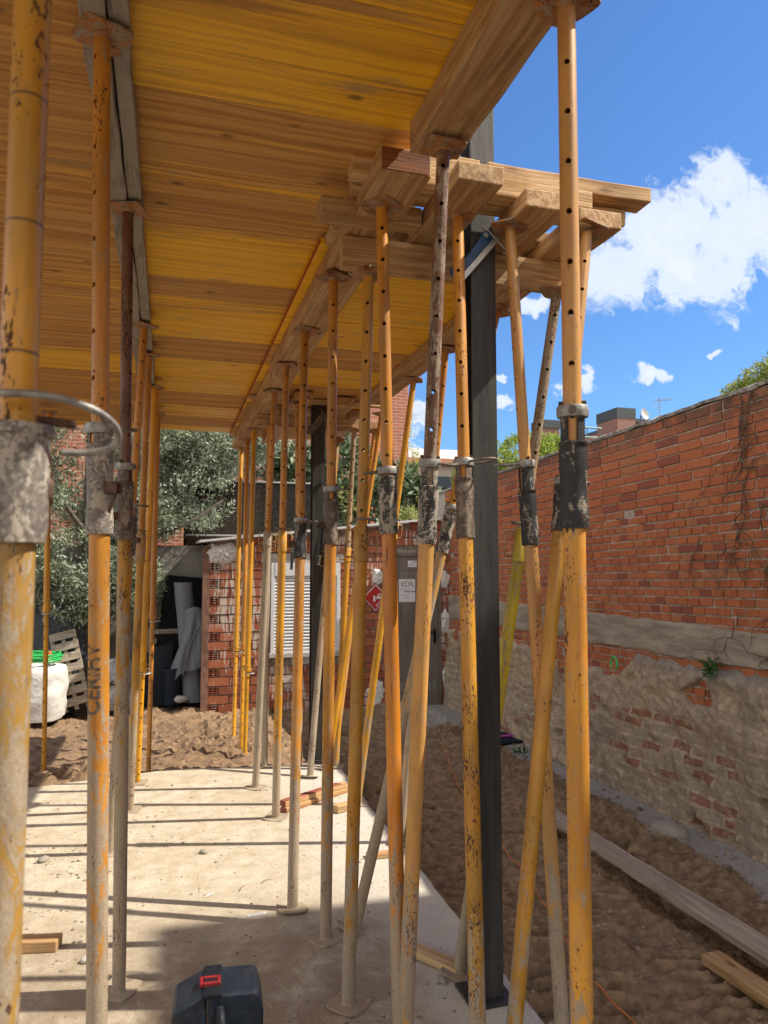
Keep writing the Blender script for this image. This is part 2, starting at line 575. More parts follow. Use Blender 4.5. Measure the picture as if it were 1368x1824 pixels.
def ground_z(x, y):
    if x < -9 or x > 6 or y < -3 or y > 13:
        return -0.27 + 0.03 * noise.noise(Vector((x * .1, y * .1, 0)))
    # lying mud on the right of the slab
    right = -0.25
    back = -0.05 - 0.055 * max(0, y - 6.0)
    k = sst(.8, 1.7, x)
    if y < 5.7:
        k = 1.0
    h = back * (1 - k) + right * k
    if x < 3.75:
        edge = sst(3.45, 3.15, x) if x > 1.3 else 1.0
        clod = nz(x, y, 3.2, 1.0, 5) * .035 - abs(nz(x, y, 5.0, 4.0, 7)) * .034 + noise.noise(Vector((x * 22, y * 22, 1))) * .008
        tr = 0.0
        if x > 1.25:
            for cx, hw, ph, amp in ((1.68, .36, 0.0, .060), (3.0, .30, .05, .060), (2.26, .20, .09, .040)):
                c_ = cx + .12 * noise.noise(Vector((y * .4, cx, 0)))
                m = sst(hw, hw * .6, abs(x - c_))
                if m > 0:
                    tr = max(tr, m)
                    yy = y + .30 * (x - c_) + .05 * noise.noise(Vector((x * 1.3, y * 1.1, 7))) + .010 * noise.noise(Vector((x * 9, y * 5, 3)))
                    u = (yy / .092 + ph) % 1.0
                    lug = sst(0, .30, u) * sst(.80, .50, u)
                    brk = sst(-.45, -.05, noise.noise(Vector((x * 1.6, y * 4.5, 2)))) * (1 - .5 * abs(noise.noise(Vector((x * 14, y * 14, 6)))))
                    h += m * amp * (lug * brk * 1.15 - .5)
        clod *= 1 - .75 * tr
        vd = noise.voronoi(Vector((x * 8.5 + .5 * noise.noise(Vector((x * 6, y * 6, 0))), y * 8.5, 0)))[0]
        crk = min(1.0, (vd[1] - vd[0]) * 3.2)
        big = sst(-.15, .25, noise.noise(Vector((x * 1.7, y * 1.7, 31))))
        clod += (crk - .6) * .014 * (1 - .6 * tr) * (.25 + .75 * big)
        h += clod * edge
        if 2.45 < x < 2.8:
            h -= .03 * sst(.17, .08, abs(x - 2.62)) * sst(5.1, 4.7, y)
        if x > 1.25:
            # heap thrown against the wall side
            m = sst(.50, .1, abs(x - 2.85)) * sst(3.3, 4.2, y)
            h += m * (.05 + .09 * max(0, nz(x, y, 6.0, 9.0, 5)))
            h += .03 * sst(.3, 0, abs(x - 1.45)) * ridged(x, y, 7, 3) * sst(3.6, 4.6, y)
        else:
            m = sst(6.3, 7.0, y) * sst(9.2, 8.0, y) * sst(-.2, .4, x) * sst(1.9, 1.0, x)
            vd = noise.voronoi(Vector((x * 11, y * 11, 3)))[0]
            h += m * (.03 + .09 * abs(nz(x, y, 6.0, 12.0, 6)) + .014 * min(1, (vd[1] - vd[0]) * 3))
            vd = noise.voronoi(Vector((x * 9 + noise.noise(Vector((x * 5, y * 5, 0))), y * 9, 8)))[0]
            h += .030 * (min(1, (vd[1] - vd[0]) * 3) - .5) * sst(-.1, .25, noise.noise(Vector((x * 1.3, y * 1.3, 40))))
            m = sst(.45, .1, abs(y - 6.25)) * sst(-.15, -.5, x)
            h += m * (.02 + .14 * max(0, nz(x, y, 6.0, 15.0, 6)))
            m = sst(8.2, 9.4, y) * sst(-.9, -.1, x)
            h += m * (.04 + .10 * max(0, nz(x, y, 4.0, 22.0, 6)))
    return h


def axis(segs):
    out = []
    for a, b, s in segs:
        n = max(1, int(round((b - a) / s)))
        out += [a + (b - a) * i / n for i in range(n)]
    out.append(segs[-1][1])
    return out


gx = axis([(-400, -60, 60), (-60, -9, 6), (-9, -3, .6), (-3, 1.2, .035), (1.2, 3.3, .018), (3.3, 3.8, .05), (3.8, 9, .8), (9, 60, 8), (60, 400, 60)])
gy = axis([(-400, -60, 60), (-60, -3, 6), (-3, 1.4, .4), (1.4, 1.9, .05), (1.9, 5.7, .0125), (5.7, 9.6, .03), (9.6, 13, .3), (13, 60, 6), (60, 900, 80)])
gm = MB()
nx, ny = len(gx), len(gy)
for y in gy:
    for x in gx:
        if -6 < x < 1.1 and -3 < y < 5.6:
            z = -0.29
        elif x > 3.75 and y > -3:
            z = -0.27
        else:
            z = ground_z(x, y)
        gm.v.append((x, y, z))
gm.f = [(j * nx + i, j * nx + i + 1, (j + 1) * nx + i + 1, (j + 1) * nx + i) for j in range(ny - 1) for i in range(nx - 1)]


def mud_mat():
    m, t, b = new_mat('mud')
    v = t.add('ShaderNodeTexCoord').outputs['Object']
    x, y, z = t.sep(v)[:3]
    n1 = t.noise(v, 1.6, 6, .65)
    n2 = t.noise(v, 14, 8, .7)
    n3 = t.noise(v, 90, 5, .7)
    wet = t.mix(t.ramp(n2, .3, .7), (.125, .080, .044), (.33, .22, .13))
    dry = t.mix(t.ramp(n2, .3, .7), (.15, .090, .050), (.31, .20, .115))
    # the strip beyond the slab has dried in the sun
    dm = t.math('MULTIPLY', t.ramp(x, 1.6, .8), t.ramp(y, 5.4, 6.0))
    dm = t.math('MAXIMUM', dm, t.ramp(n1, .60, .78, 0, .5))
    c_ = t.mix(dm, wet, dry)
    # pale cement dust along the foot of the wall and on the path to the door
    pale = t.mix(t.ramp(n3, .3, .7), (.27, .25, .225), (.44, .42, .385))
    wob = t.math('MULTIPLY', t.math('SUBTRACT', n1, .5), .9)
    wob = t.math('ADD', wob, t.math('MULTIPLY', t.math('SUBTRACT', n2, .5), .45))
    pm = t.ramp(t.math('ADD', x, wob), 3.16, 3.26)
    py = t.math('MULTIPLY', t.ramp(t.math('ADD', y, wob), 7.7, 7.9), t.ramp(x, 2.5, 2.9))
    pm = t.math('MAXIMUM', pm, py)
    c_ = t.mix(t.math('MULTIPLY', pm, .92), c_, pale)
    c_ = t.mix(t.ramp(n3, .66, .74, 0, .5), c_, (.36, .31, .25))
    t.put(b.inputs['Base Color'], c_)
    b.inputs['Roughness'].default_value = .93
    n4 = t.noise(v, 34, 9, .78, .4)
    h = t.math('ADD', t.math('MULTIPLY', n4, .5), t.math('MULTIPLY', n3, .8))
    t.put(b.inputs['Normal'], t.bump(h, .9, .012))
    return m


o = gm.build('ground', mud_mat(), smooth=30)
tag(o, kind='structure')


# concrete slab the props stand on
def slab_mat():
    m, t, b = new_mat('dusty_concrete')
    v = t.add('ShaderNodeTexCoord').outputs['Object']
    n1 = t.noise(v, 1.1, 6, .62)
    n2 = t.noise(v, 8, 8, .72)
    n3 = t.noise(v, 75, 5, .72)
    n4 = t.noise(v, 4.5, 8, .75, .6)
    c_ = t.mix(t.ramp(n2, .3, .7), (.40, .335, .24), (.58, .51, .40))
    c_ = t.mix(t.ramp(n1, .48, .68, 0, .6), c_, (.40, .32, .22))
    c_ = t.mix(t.ramp(n4, .58, .72, 0, .45), c_, (.33, .26, .18))
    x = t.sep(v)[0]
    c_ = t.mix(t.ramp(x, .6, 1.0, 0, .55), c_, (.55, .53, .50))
    c_ = t.mix(t.ramp(n3, .60, .67, 0, .85), c_, (.17, .135, .095))
    y_ = t.sep(v)[1]
    brn = t.math('MULTIPLY', t.ramp(y_, 3.9, 2.9), t.ramp(n4, .34, .60, .25, .9))
    brn = t.math('MULTIPLY', brn, t.ramp(x, 1.1, .8))
    c_ = t.mix(brn, c_, (.25, .185, .125))
    c_ = t.mix(t.ramp(n3, .36, .28, 0, .5), c_, (.66, .62, .55))
    vo = t.add('ShaderNodeTexVoronoi')
    t.put(vo.inputs['Vector'], v)
    vo.inputs['Scale'].default_value = 16
    sel = t.ramp(t.sep(vo.outputs['Color'])[0], .72, .76)
    sp = t.math('MULTIPLY', t.ramp(vo.outputs['Distance'], .16, .07), sel)
    c_ = t.mix(t.math('MULTIPLY', sp, .65), c_, (.20, .17, .13))
    t.put(b.inputs['Base Color'], c_)
    b.inputs['Roughness'].default_value = .92
    h = t.math('ADD', t.math('MULTIPLY', n2, .8), t.math('MULTIPLY', n3, .5))
    h = t.math('ADD', h, t.math('MULTIPLY', sp, .5))
    t.put(b.inputs['Normal'], t.bump(h, .9, .014))
    return m


def edge_pts(a, b, n, amp, seed):
    out = []
    for i in range(n):
        f = i / n
        x, y = a[0] + (b[0] - a[0]) * f, a[1] + (b[1] - a[1]) * f
        d = amp * nz(x, y, 5, seed, 4)
        out.append((x + d, y + d))
    return out


poly = []
corners = [(-5.5, -2.5), (1.262, -2.5), (1.262, 2.4), (1.275, 3.5), (1.315, 5.86), (0.03, 6.05), (-.95, 5.83), (-5.5, 5.3)]
for i, c in enumerate(corners):
    d = corners[(i + 1) % len(corners)]
    L = math.dist(c, d)
    poly += edge_pts(c, d, max(2, int(L / .05)), .012, i)
sl = MB().prism(poly, -.285, 0)
o = sl.build('slab', slab_mat(), bevel=.006)
tag(o, kind='structure')

# loose gravel and crumbs on the slab: nobody could count them
gv = MB()
for i in range(3600):
    if random.random() < .35:
        x, y = random.uniform(-.9, -.3), random.uniform(2.4, 4.6)
    else:
        x, y = random.uniform(-1.2, 1.2), random.uniform(1.9, 5.7)
    if nz(x, y, 1.4, 33) < -.05 and random.random() < .7:
        continue
    r = random.choice([.0011, .0013, .0015, .0015, .002, .002, .0025, .003, .004, .007]) * random.uniform(.7, 1.3)
    n = 5
    a0 = random.random() * 6
    vs = []
    for lv, (rr, zz) in enumerate(((1, 0), (.9, .5), (.3, .95))):
        for k in range(n):
            a = a0 + k * 2 * math.pi / n
            q = rr * r * random.uniform(.8, 1.2)
            vs.append((x + math.cos(a) * q * 1.3, y + math.sin(a) * q, zz * r))
    fs = [(l * n + k, l * n + (k + 1) % n, (l + 1) * n + (k + 1) % n, (l + 1) * n + k) for l in range(2) for k in range(n)] + [tuple(range(2 * n, 3 * n))]
    gv.add(vs, fs)
o = gv.build('gravel', plain('gravel_stone', (.27, .225, .17), .9, var=.6, scale=9))
tag(o, 'small grey stones and crumbs of mortar scattered over the slab', 'gravel', kind='stuff')

# clods and crumbs of earth on the mud and behind the slab
cl = MB()
for i in range(4200):
    if i % 3:
        x, y = random.uniform(1.3, 3.5), 1.8 + 6.5 * random.random() ** 1.6
    else:
        x, y = random.uniform(-1.6, 1.7), random.uniform(5.95, 9.0)
        if abs(nz(x, y, 1.6, 50)) < .1:
            continue
    z = ground_z(x, y)
    r = random.choice([.003, .004, .004, .005, .006, .008, .011, .016]) * random.uniform(.7, 1.3)
    n, a0 = 5, random.random() * 6
    vs = []
    for rr, zz in ((1, -.4), (1.05, .25), (.55, .75)):
        for k in range(n):
            a = a0 + k * 2 * math.pi / n
            q = rr * r * random.uniform(.5, 1.4)
            vs.append((x + math.cos(a) * q * 1.2, y + math.sin(a) * q, z + zz * r * random.uniform(.5, 1.3)))
    cl.add(vs, [(l * n + k, l * n + (k + 1) % n, (l + 1) * n + (k + 1) % n, (l + 1) * n + k) for l in range(2) for k in range(n)] + [tuple(range(2 * n, 3 * n))])
o = cl.build('earth_clods', plain('clod_earth', (.22, .155, .10), .95, var=.5, scale=7, bump=.6, bdist=.01))
tag(o, 'crumbs and clods of brown earth strewn over the mud', 'earth', kind='stuff')

# bigger stones one can point at
def stone(x, y, r, z, label, seed):
    m = MB()
    me_v = []
    n, L = 10, 6
    vs = []
    for j in range(L + 1):
        th = math.pi * j / L
        for k in range(n):
            ph = 2 * math.pi * k / n
            p = Vector((math.sin(th) * math.cos(ph) * 1.4, math.sin(th) * math.sin(ph), math.cos(th) * .65))
            p *= r * (1 + .3 * noise.noise(p * 1.5 + Vector((seed, 0, 0))))
            vs.append(p)
    fs = [(j * n + k, j * n + (k + 1) % n, (j + 1) * n + (k + 1) % n, (j + 1) * n + k) for j in range(L) for k in range(n)]
    m.add(vs, [tuple(reversed(f)) for f in fs])
    o = m.build('stone', plain('stone_%s' % ('pale' if 'pale' in label or 'white' in label else 'grey'), (.5, .47, .42) if ('pale' in label or 'white' in label) else (.28, .25, .21), .9), smooth=60, loc=(x, y, z + r * .45), rot=(0, 0, seed))
    tag(o, label, 'stone', 'stones lying on the site')


stone(-.60, 4.38, .024, 0, 'grey rounded stone on the slab near the left edge of the photo', 1.1)
stone(.215, 4.26, .018, 0, 'grey lump of mortar on the open middle of the slab', 2.3)
stone(-.27, 3.25, .022, 0, 'pale pebble on the slab just in front of the sawn wood block', 3.7)
stone(3.27, 4.40, .10, -.27, 'large rough stone at the foot of the rubble wall', 5.2)
stone(.19, 9.7, .07, -.12, 'small white rubble stone on the earth under the felt roll', 6.4)
stone(1.02, 2.72, .016, 0, 'small grey pebble beside the steel column foot', 7.9)

# ------------------------------------------------------------------ brick wall on the right
brick_m, t, b = new_mat('red_brick')
at = t.add('ShaderNodeAttribute', attribute_name='tone')
v = t.add('ShaderNodeTexCoord').outputs['Object']
n1 = t.noise(v, 60, 5, .65)
n2 = t.noise(v, 5, 5, .65)
tn = at.outputs['Fac']
c_ = t.mix(t.ramp(tn, 0, 1, 0, 1, False), (.38, .110, .047), (.49, .160, .064))
c_ = t.mix(t.ramp(tn, .90, .94, 0, .7), c_, (.37, .165, .075))
c_ = t.mix(t.ramp(tn, .10, .06), c_, (.27, .08, .05))
c_ = t.mix(t.ramp(n1, .35, .75, 0, .35), c_, (.20, .07, .04))
strk = t.noise(t.scale(v, (60, 60, 4)), 1.0, 4, .6)
c_ = t.mix(t.ramp(strk, .55, .75, 0, .4), c_, (.24, .085, .05))
zz = t.sep(v)[2]
stain = t.math('MULTIPLY', t.ramp(zz, 2.40, 2.66), t.ramp(t.noise(t.scale(v, (3, 3, 1.2)), 1.0, 5, .7), .38, .55))
c_ = t.mix(t.math('MULTIPLY', stain, .75), c_, (.07, .055, .045))
c_ = t.mix(t.ramp(n2, .64, .74, 0, .35), c_, (.40, .34, .29))
t.put(b.inputs['Base Color'], c_)
b.inputs['Roughness'].default_value = .9
t.put(b.inputs['Normal'], t.bump(t.math('ADD', n1, strk), .5, .004))

mortar_m = plain('mortar', (.40, .34, .29), .95, var=.3, scale=30, bump=.7, bdist=.01)


def bricks_obj(name, mat, parent, items):
    """items: list of (8 corner points, tone); one mesh with a tone per brick"""
    m = MB()
    tones = []
    for vs, tn_ in items:
        m.add(vs, [(3, 2, 1, 0), (4, 5, 6, 7), (0, 1, 5, 4), (1, 2, 6, 5), (2, 3, 7, 6), (3, 0, 4, 7)])
        tones += [tn_] * 24
    o = m.build(name, mat, parent)
    ca = o.data.color_attributes.new('tone', 'FLOAT_COLOR', 'CORNER')
    arr = np.repeat(np.array(tones, dtype=np.float32), 4)
    ca.data.foreach_set('color', arr)
    bv = o.modifiers.new('bevel', 'BEVEL')
    bv.width = .0025
    bv.segments = 1
    return o


XW = 3.62


def wall_top(y):
    return 2.722 - .022 * (y - 3.75) + .012 * noise.noise(Vector((y * 1.3, 0, 0)))


rw = empty('brick_wall', (0, 0, 0), 'long weathered red brick boundary wall on a concrete band and crumbling rubble base', 'wall')
items = []


def rbrick(y0, y1, z0, z1, proud, jit=.003):
    j = lambda: random.uniform(-jit, jit)
    tl = proud + random.uniform(-.004, .004)
    xf = XW - tl
    sh = .022
    vs = []
    za, zb = lambda y: z0 - sh * (y - 3.75), lambda y: z1 - sh * (y - 3.75)
    for zf in (za, zb):
        for x, y in ((xf, y0), (XW + .05, y0), (XW + .05, y1), (xf, y1)):
            vs.append((x + (j() if x == xf else 0), y + j(), zf(y) + j()))
    items.append((vs, random.random()))


zrow, r_ = 2.052, 0
while zrow < 2.70:
    y = .6 + (r_ % 2) * .13 + random.uniform(-.02, .02)
    while y < 9.4:
        L = .24 + random.uniform(-.006, .006)
        if random.random() < .04:
            L = .115
        rbrick(y, min(y + L, 9.45), zrow + .0, min(zrow + .060, 2.722), .012)
        y += L + random.uniform(.008, .016)
    zrow += .0722
    r_ += 1
zrow = .60
while zrow < 2.03:
    y = .6 + (r_ % 2) * .06 + random.uniform(-.02, .02)
    while y < 9.4:
        L = .113 + random.uniform(-.006, .006)
        if random.random() < .05:
            L = .235
        if random.random() > .006:
            rbrick(y, min(y + L, 9.45), zrow, zrow + .050, random.choice([.012, .012, .010, .014, .006]), .0035)
        y += L + random.uniform(.008, .018)
    zrow += .0632
    r_ += 1
bricks_obj('brick_courses', brick_m, rw, items)
core = MB()
n = 60
for i in range(n):
    y0, y1 = -7 + 17.2 * i / n, -7 + 17.2 * (i + 1) / n
    core.add([(XW, y0, -.5), (XW + .24, y0, -.5), (XW + .24, y1, -.5), (XW, y1, -.5), (XW, y0, wall_top(y0) - .02), (XW + .24, y0, wall_top(y0) - .02), (XW + .24, y1, wall_top(y1) - .02), (XW, y1, wall_top(y1) - .02)],
             [(4, 5, 6, 7), (0, 4, 7, 3), (1, 2, 6, 5)])
core.build('mortar_bed', mortar_m, rw)
cp = MB()
ys = [-7 + 17.2 * i / 340 for i in range(341)]
vs = []
for y in ys:
    t_ = wall_top(y)
    k1, k2 = nz(y, 0, 6, 1) * .012, nz(y, 0, 5, 4) * .010
    vs += [(XW - .022 + k1, y, t_ - .022 + k2), (XW - .028 + k1, y, t_ + .002 + k2 * .6), (XW + .03, y, t_ + .022 + k1), (XW + .24, y, t_ + .03), (XW + .28, y, t_ - .02)]
cp.add(vs, [(5 * i + k, 5 * i + k + 1, 5 * i + k + 6, 5 * i + k + 5) for i in range(340) for k in range(4)])
cp.build('coping', plain('old_coping', (.27, .25, .23), .95, var=.5, scale=25, bump=.8, bdist=.01), rw, smooth=50)

# concrete band
cb = MB()
nyb, nzb = 420, 12
vs = []
for j in range(nzb + 1):
    for i in range(nyb + 1):
        y = .6 + 8.9 * i / nyb
        f = j / nzb
        z = (.885 + .02 * nz(y, 0, 3, 2)) * (1 - f) + (1.145 + .012 * nz(y, 0, 9, 2)) * f - .022 * (y - 3.75) * .3 + .028 * (y - 3.75) * f * .6
        x = XW - .024 - .006 * nz(y, z, 4, 3, 5)
        if j == nzb:
            x = XW + .01
        if j == 0:
            x = XW + .02
        vs.append((x, y, z))
cb.add(vs, [(j * (nyb + 1) + i, j * (nyb + 1) + i + 1, (j + 1) * (nyb + 1) + i + 1, (j + 1) * (nyb + 1) + i) for j in range(nzb) for i in range(nyb)])
cb.f = [tuple(reversed(f)) for f in cb.f]
m_, t, b = new_mat('band_concrete')
v = t.add('ShaderNodeTexCoord').outputs['Object']
n1 = t.noise(t.scale(v, (1, 1, 5)), 2.5, 8, .7)
n2 = t.noise(v, 40, 6, .7)
c_ = t.mix(t.ramp(n1, .35, .65), (.24, .20, .155), (.40, .345, .275))
c_ = t.mix(t.ramp(n2, .6, .72, 0, .6), c_, (.13, .11, .09))
c_ = t.mix(t.ramp(t.noise(v, 3.0, 7, .75), .62, .70, 0, .6), c_, (.55, .52, .48))
t.put(b.inputs['Base Color'], c_)
b.inputs['Roughness'].default_value = .93
t.put(b.inputs['Normal'], t.bump(t.math('ADD', n1, t.math('MULTIPLY', n2, .5)), .7, .012))
cb.build('concrete_band', m_, rw, smooth=60)

# rubble base
rb_ = MB()
nyb, nzb = 620, 84
vs = []
for j in range(nzb + 1):
    for i in range(nyb + 1):
        y = .6 + 8.9 * i / nyb
        top = .90 + .03 * nz(y, 0, 3, 8)
        top -= .20 * sst(5.15, 5.45, y) * (1 - .4 * sst(6.4, 6.9, y)) + .06 * max(0, nz(y, 0, 2, 5))
        f = j / nzb
        z = -.45 * (1 - f) + top * f
        d = .035 + .075 * (1 - f) + .035 * noise.noise(Vector((y * 1.6, z * 1.8, 2))) + .028 * nz(y, z, 4.5, 6, 6)
        d += .022 * max(0, noise.noise(Vector((y * 9, z * 16, 3)))) + .018 * abs(noise.noise(Vector((y * 20, z * 24, 5))))
        hole = noise.noise(Vector((y * 2.6, z * 5.5, 12)))
        if hole > .42:
            d -= .10 * sst(.42, .55, hole)
        if f > .93:
            d *= sst(1.0, .93, f) * 1.0
            d += -.01 * sst(.93, 1.0, f)
        vs.append((XW - d, y, z))
rb_.add(vs, [(j * (nyb + 1) + i, (j + 1) * (nyb + 1) + i, (j + 1) * (nyb + 1) + i + 1, j * (nyb + 1) + i + 1) for j in range(nzb) for i in range(nyb)])
m_, t, b = new_mat('rubble_plaster')
v = t.add('ShaderNodeTexCoord').outputs['Object']
x, y, z = t.sep(v)[:3]
n1 = t.noise(v, 2.2, 7, .7)
n2 = t.noise(v, 18, 8, .75)
n3 = t.noise(v, 110, 4, .7)
c_ = t.mix(t.ramp(n2, .3, .7), (.38, .285, .19), (.70, .565, .405))
c_ = t.mix(t.ramp(n1, .52, .64, 0, .6), c_, (.30, .245, .19))
c_ = t.mix(t.ramp(n1, .40, .30, 0, .6), c_, (.50, .43, .345))
bt = t.add('ShaderNodeTexBrick')
wv = t.math('MULTIPLY', t.math('SUBTRACT', t.noise(v, 7, 3, .6), .5), .05)
t.put(bt.inputs['Vector'], t.comb(t.math('ADD', y, wv), t.math('ADD', z, wv), 0.0))
bt.inputs['Scale'].default_value = 1.0
bt.inputs['Brick Width'].default_value = .225
bt.inputs['Row Height'].default_value = .077
bt.inputs['Mortar Size'].default_value = .013
bt.inputs['Mortar Smooth'].default_value = .3
bt.inputs['Color1'].default_value = (0, 0, 0, 1)
bt.inputs['Color2'].default_value = (1, 1, 1, 1)
bt.inputs['Mortar'].default_value = (.5, .5, .5, 1)
bmk = t.ramp(bt.outputs['Fac'], .5, .1)
which = t.ramp(bt.outputs['Color'], .60, .68)
zone = t.math('MAXIMUM', t.ramp(t.noise(v, .9, 3, .5), .46, .56), t.ramp(y, 5.2, 4.6))
low = t.math('MULTIPLY', t.ramp(z, .62, .35), zone)
grb = t.math('MULTIPLY', bmk, t.math('MULTIPLY', low, t.ramp(n2, .38, .55)))
c_ = t.mix(t.math('MULTIPLY', grb, .4), c_, (.215, .175, .14))
cy_ = t.math('DIVIDE', t.math('SUBTRACT', y, 4.85), .75)
cz_ = t.math('DIVIDE', t.math('SUBTRACT', z, .22), .26)
rd_ = t.math('ADD', t.math('MULTIPLY', cy_, cy_), t.math('MULTIPLY', cz_, cz_))
rdz = t.math('MAXIMUM', t.math('MULTIPLY', which, t.ramp(t.noise(v, 1.3, 3, .5), .46, .52)), t.math('MULTIPLY', t.ramp(rd_, 1.1, .7), t.ramp(bt.outputs['Color'], .52, .58)))
redb = t.math('MULTIPLY', t.math('MULTIPLY', bmk, rdz), t.math('MULTIPLY', t.ramp(n2, .40, .5), t.ramp(z, .65, .45)))
c_ = t.mix(t.math('MULTIPLY', redb, .75), c_, t.mix(n3, (.27, .07, .04), (.42, .13, .07)))
c_ = t.mix(t.ramp(z, .74, .86, 0, .7), c_, t.mix(n2, (.15, .14, .135), (.36, .345, .33)))
c_ = t.mix(t.ramp(n3, .60, .72, 0, .5), c_, (.16, .125, .095))
t.put(b.inputs['Base Color'], c_)
b.inputs['Roughness'].default_value = .95
h = t.math('ADD', n2, t.math('MULTIPLY', n3, .3))
h = t.math('SUBTRACT', h, t.math('MULTIPLY', t.math('SUBTRACT', 1.0, bmk), t.math('MULTIPLY', low, .2)))
t.put(b.inputs['Normal'], t.bump(h, 1.0, .035))
rb_.build('rubble_base', m_, rw, smooth=180)

# sprayed marks, weed and dead creeper on the wall
green_sp = plain('spray_green', (.05, .50, .13), .7, bump=0)
mk = MB()
pts = [(XW - .10, 5.37 + .045 * math.cos(a), .765 + .05 * math.sin(a)) for a in [i * .5 - .9 for i in range(11)]]
mk.tube(spline(pts, 4), .008, 6)
o = mk.build('spray_mark', green_sp, smooth=60)
tag(o, 'small green open ring sprayed on the rubble under the concrete band', 'mark')
mk = MB()
mk.tube(spline([(XW - .075, 7.0, .86), (XW - .08, 7.08, .75), (XW - .085, 7.14, .60)], 5), .004, 6, .4)
mk.tube(spline([(XW - .09, 7.5, .52), (XW - .10, 7.2, .46), (XW - .10, 6.95, .43)], 5), .004, 6, .4)
o = mk.build('spray_mark', plain('spray_yellow', (.42, .45, .10), .7, bump=0), smooth=60)
tag(o, 'faint yellow streaks sprayed low on the wall behind the leaning props', 'mark')


def leaf_mesh(cx, pts, l, wdt, seed, curl=.25, up=None, droop=0.0):
    """many small folded leaves: numpy arrays of verts and quads"""
    rng = np.random.default_rng(seed)
    n = len(pts)
    P = np.array(pts)
    d = rng.normal(size=(n, 3))
    if up is not None:
        d += np.array(up)
    d[:, 2] -= droop
    d /= np.linalg.norm(d, axis=1)[:, None]
    s = rng.normal(size=(n, 3))
    s -= d * (s * d).sum(1)[:, None]
    s /= np.linalg.norm(s, axis=1)[:, None]
    nn = np.cross(d, s)
    L = (l * rng.uniform(.6, 1.3, n))[:, None]
    W = (wdt * rng.uniform(.7, 1.2, n))[:, None]
    a = P
    b_ = P + d * L * .45 + s * W * .5 + nn * L * curl * .1
    c = P + d * L - nn * L * curl * .25
    e = P + d * L * .45 - s * W * .5 + nn * L * curl * .1
    V = np.stack([a, b_, c, e], 1).reshape(-1, 3)
    return V


def mesh_from_quads(name, V, mat, parent=None):
    n = len(V) // 4
    me = bpy.data.meshes.new(name)
    me.vertices.add(len(V))
    me.vertices.foreach_set('co', V.astype(np.float32).ravel())
    me.loops.add(n * 4)
    me.loops.foreach_set('vertex_index', np.arange(n * 4, dtype=np.int32))
    me.polygons.add(n)
    me.polygons.foreach_set('loop_start', np.arange(0, n * 4, 4, dtype=np.int32))
    me.polygons.foreach_set('loop_total', np.full(n, 4, dtype=np.int32))
    me.update(calc_edges=True)
    me.materials.append(mat)
    o = bpy.data.objects.new(name, me)
    return link(o, parent)


def leaf_mat(name, dark, light, under, trans=.25):
    m, t, b = new_mat(name)
    g = t.add('ShaderNodeNewGeometry')
    r_ = g.outputs['Random Per Island']
    c_ = t.mix(r_, dark, light)
    c_ = t.mix(t.math('MULTIPLY', g.outputs['Backfacing'], .9), c_, under)
    t.put(b.inputs['Base Color'], c_)
    b.inputs['Roughness'].default_value = .55
    tr = t.add('ShaderNodeBsdfTranslucent')
    t.put(tr.inputs[0], t.mix(.5, c_, light))
    mx = t.add('ShaderNodeMixShader')
    mx.inputs[0].default_value = trans
    t.l.new(b.outputs[0], mx.inputs[1])
    t.l.new(tr.outputs[0], mx.inputs[2])
    out = t.n['Material Output']
    t.l.new(mx.outputs[0], out.inputs[0])
    return m


weed_m = leaf_mat('weed_leaf', (.02, .07, .012), (.05, .15, .025), (.05, .12, .03), .3)
rng = np.random.default_rng(3)
wp = [(XW - .10 + rng.normal() * .02, 4.236 + rng.normal() * .025, .87 + rng.normal() * .025) for _ in range(60)]
V = leaf_mesh(0, wp, .046, .024, 4, .4, up=(-.4, 0, .1))
o = mesh_from_quads('weed', V, weed_m)
tag(o, 'green leafy weed growing out of the ledge under the concrete band', 'weed')
V = leaf_mesh(0, [(3.30 + rng.normal() * .05, 6.55 + rng.normal() * .05, -.22) for _ in range(25)], .09, .02, 5, .3, up=(0, 0, 1.2))
o = mesh_from_quads('weed', V, weed_m)
tag(o, 'thin grass tuft at the foot of the wall beyond the leaning props', 'weed')

vn = MB()


def vine(p, steps, dy, dz, r, seed, br=0):
    rng_ = random.Random(seed)
    pts = [Vector(p)]
    for i in range(steps):
        q = pts[-1]
        pts.append(Vector((XW - .022 - rng_.uniform(0, .02), q.y + dy + rng_.gauss(0, .03), q.z + dz + rng_.gauss(0, .02))))
        if br and rng_.random() < .5:
            vine(pts[-1], rng_.randint(3, 8), rng_.choice([-1, 1]) * rng_.uniform(.01, .05), rng_.uniform(-.07, .01), r * .55, rng_.random() * 1000, br - 1)
    vn.tube(spline(pts, 3), r, 5, .35)


vine((XW - .03, 3.98, 2.70), 22, -.006, -.055, .0060, 3, 2)
vine((XW - .03, 3.86, 2.68), 24, .004, -.055, .0070, 4, 2)
vine((XW - .03, 3.80, 1.95), 16, .0, -.06, .006, 6, 1)
vine((XW - .03, 4.42, 1.75), 7, .0, -.06, .004, 9, 0)
vine((XW - .03, 4.05, 1.25), 7, .03, -.05, .004, 14, 2)
o = vn.build('dead_creeper', plain('dead_vine', (.11, .075, .05), .9, var=.5), smooth=70)
tag(o, 'dead brown creeper stems hanging down the right end of the brick wall', 'creeper')

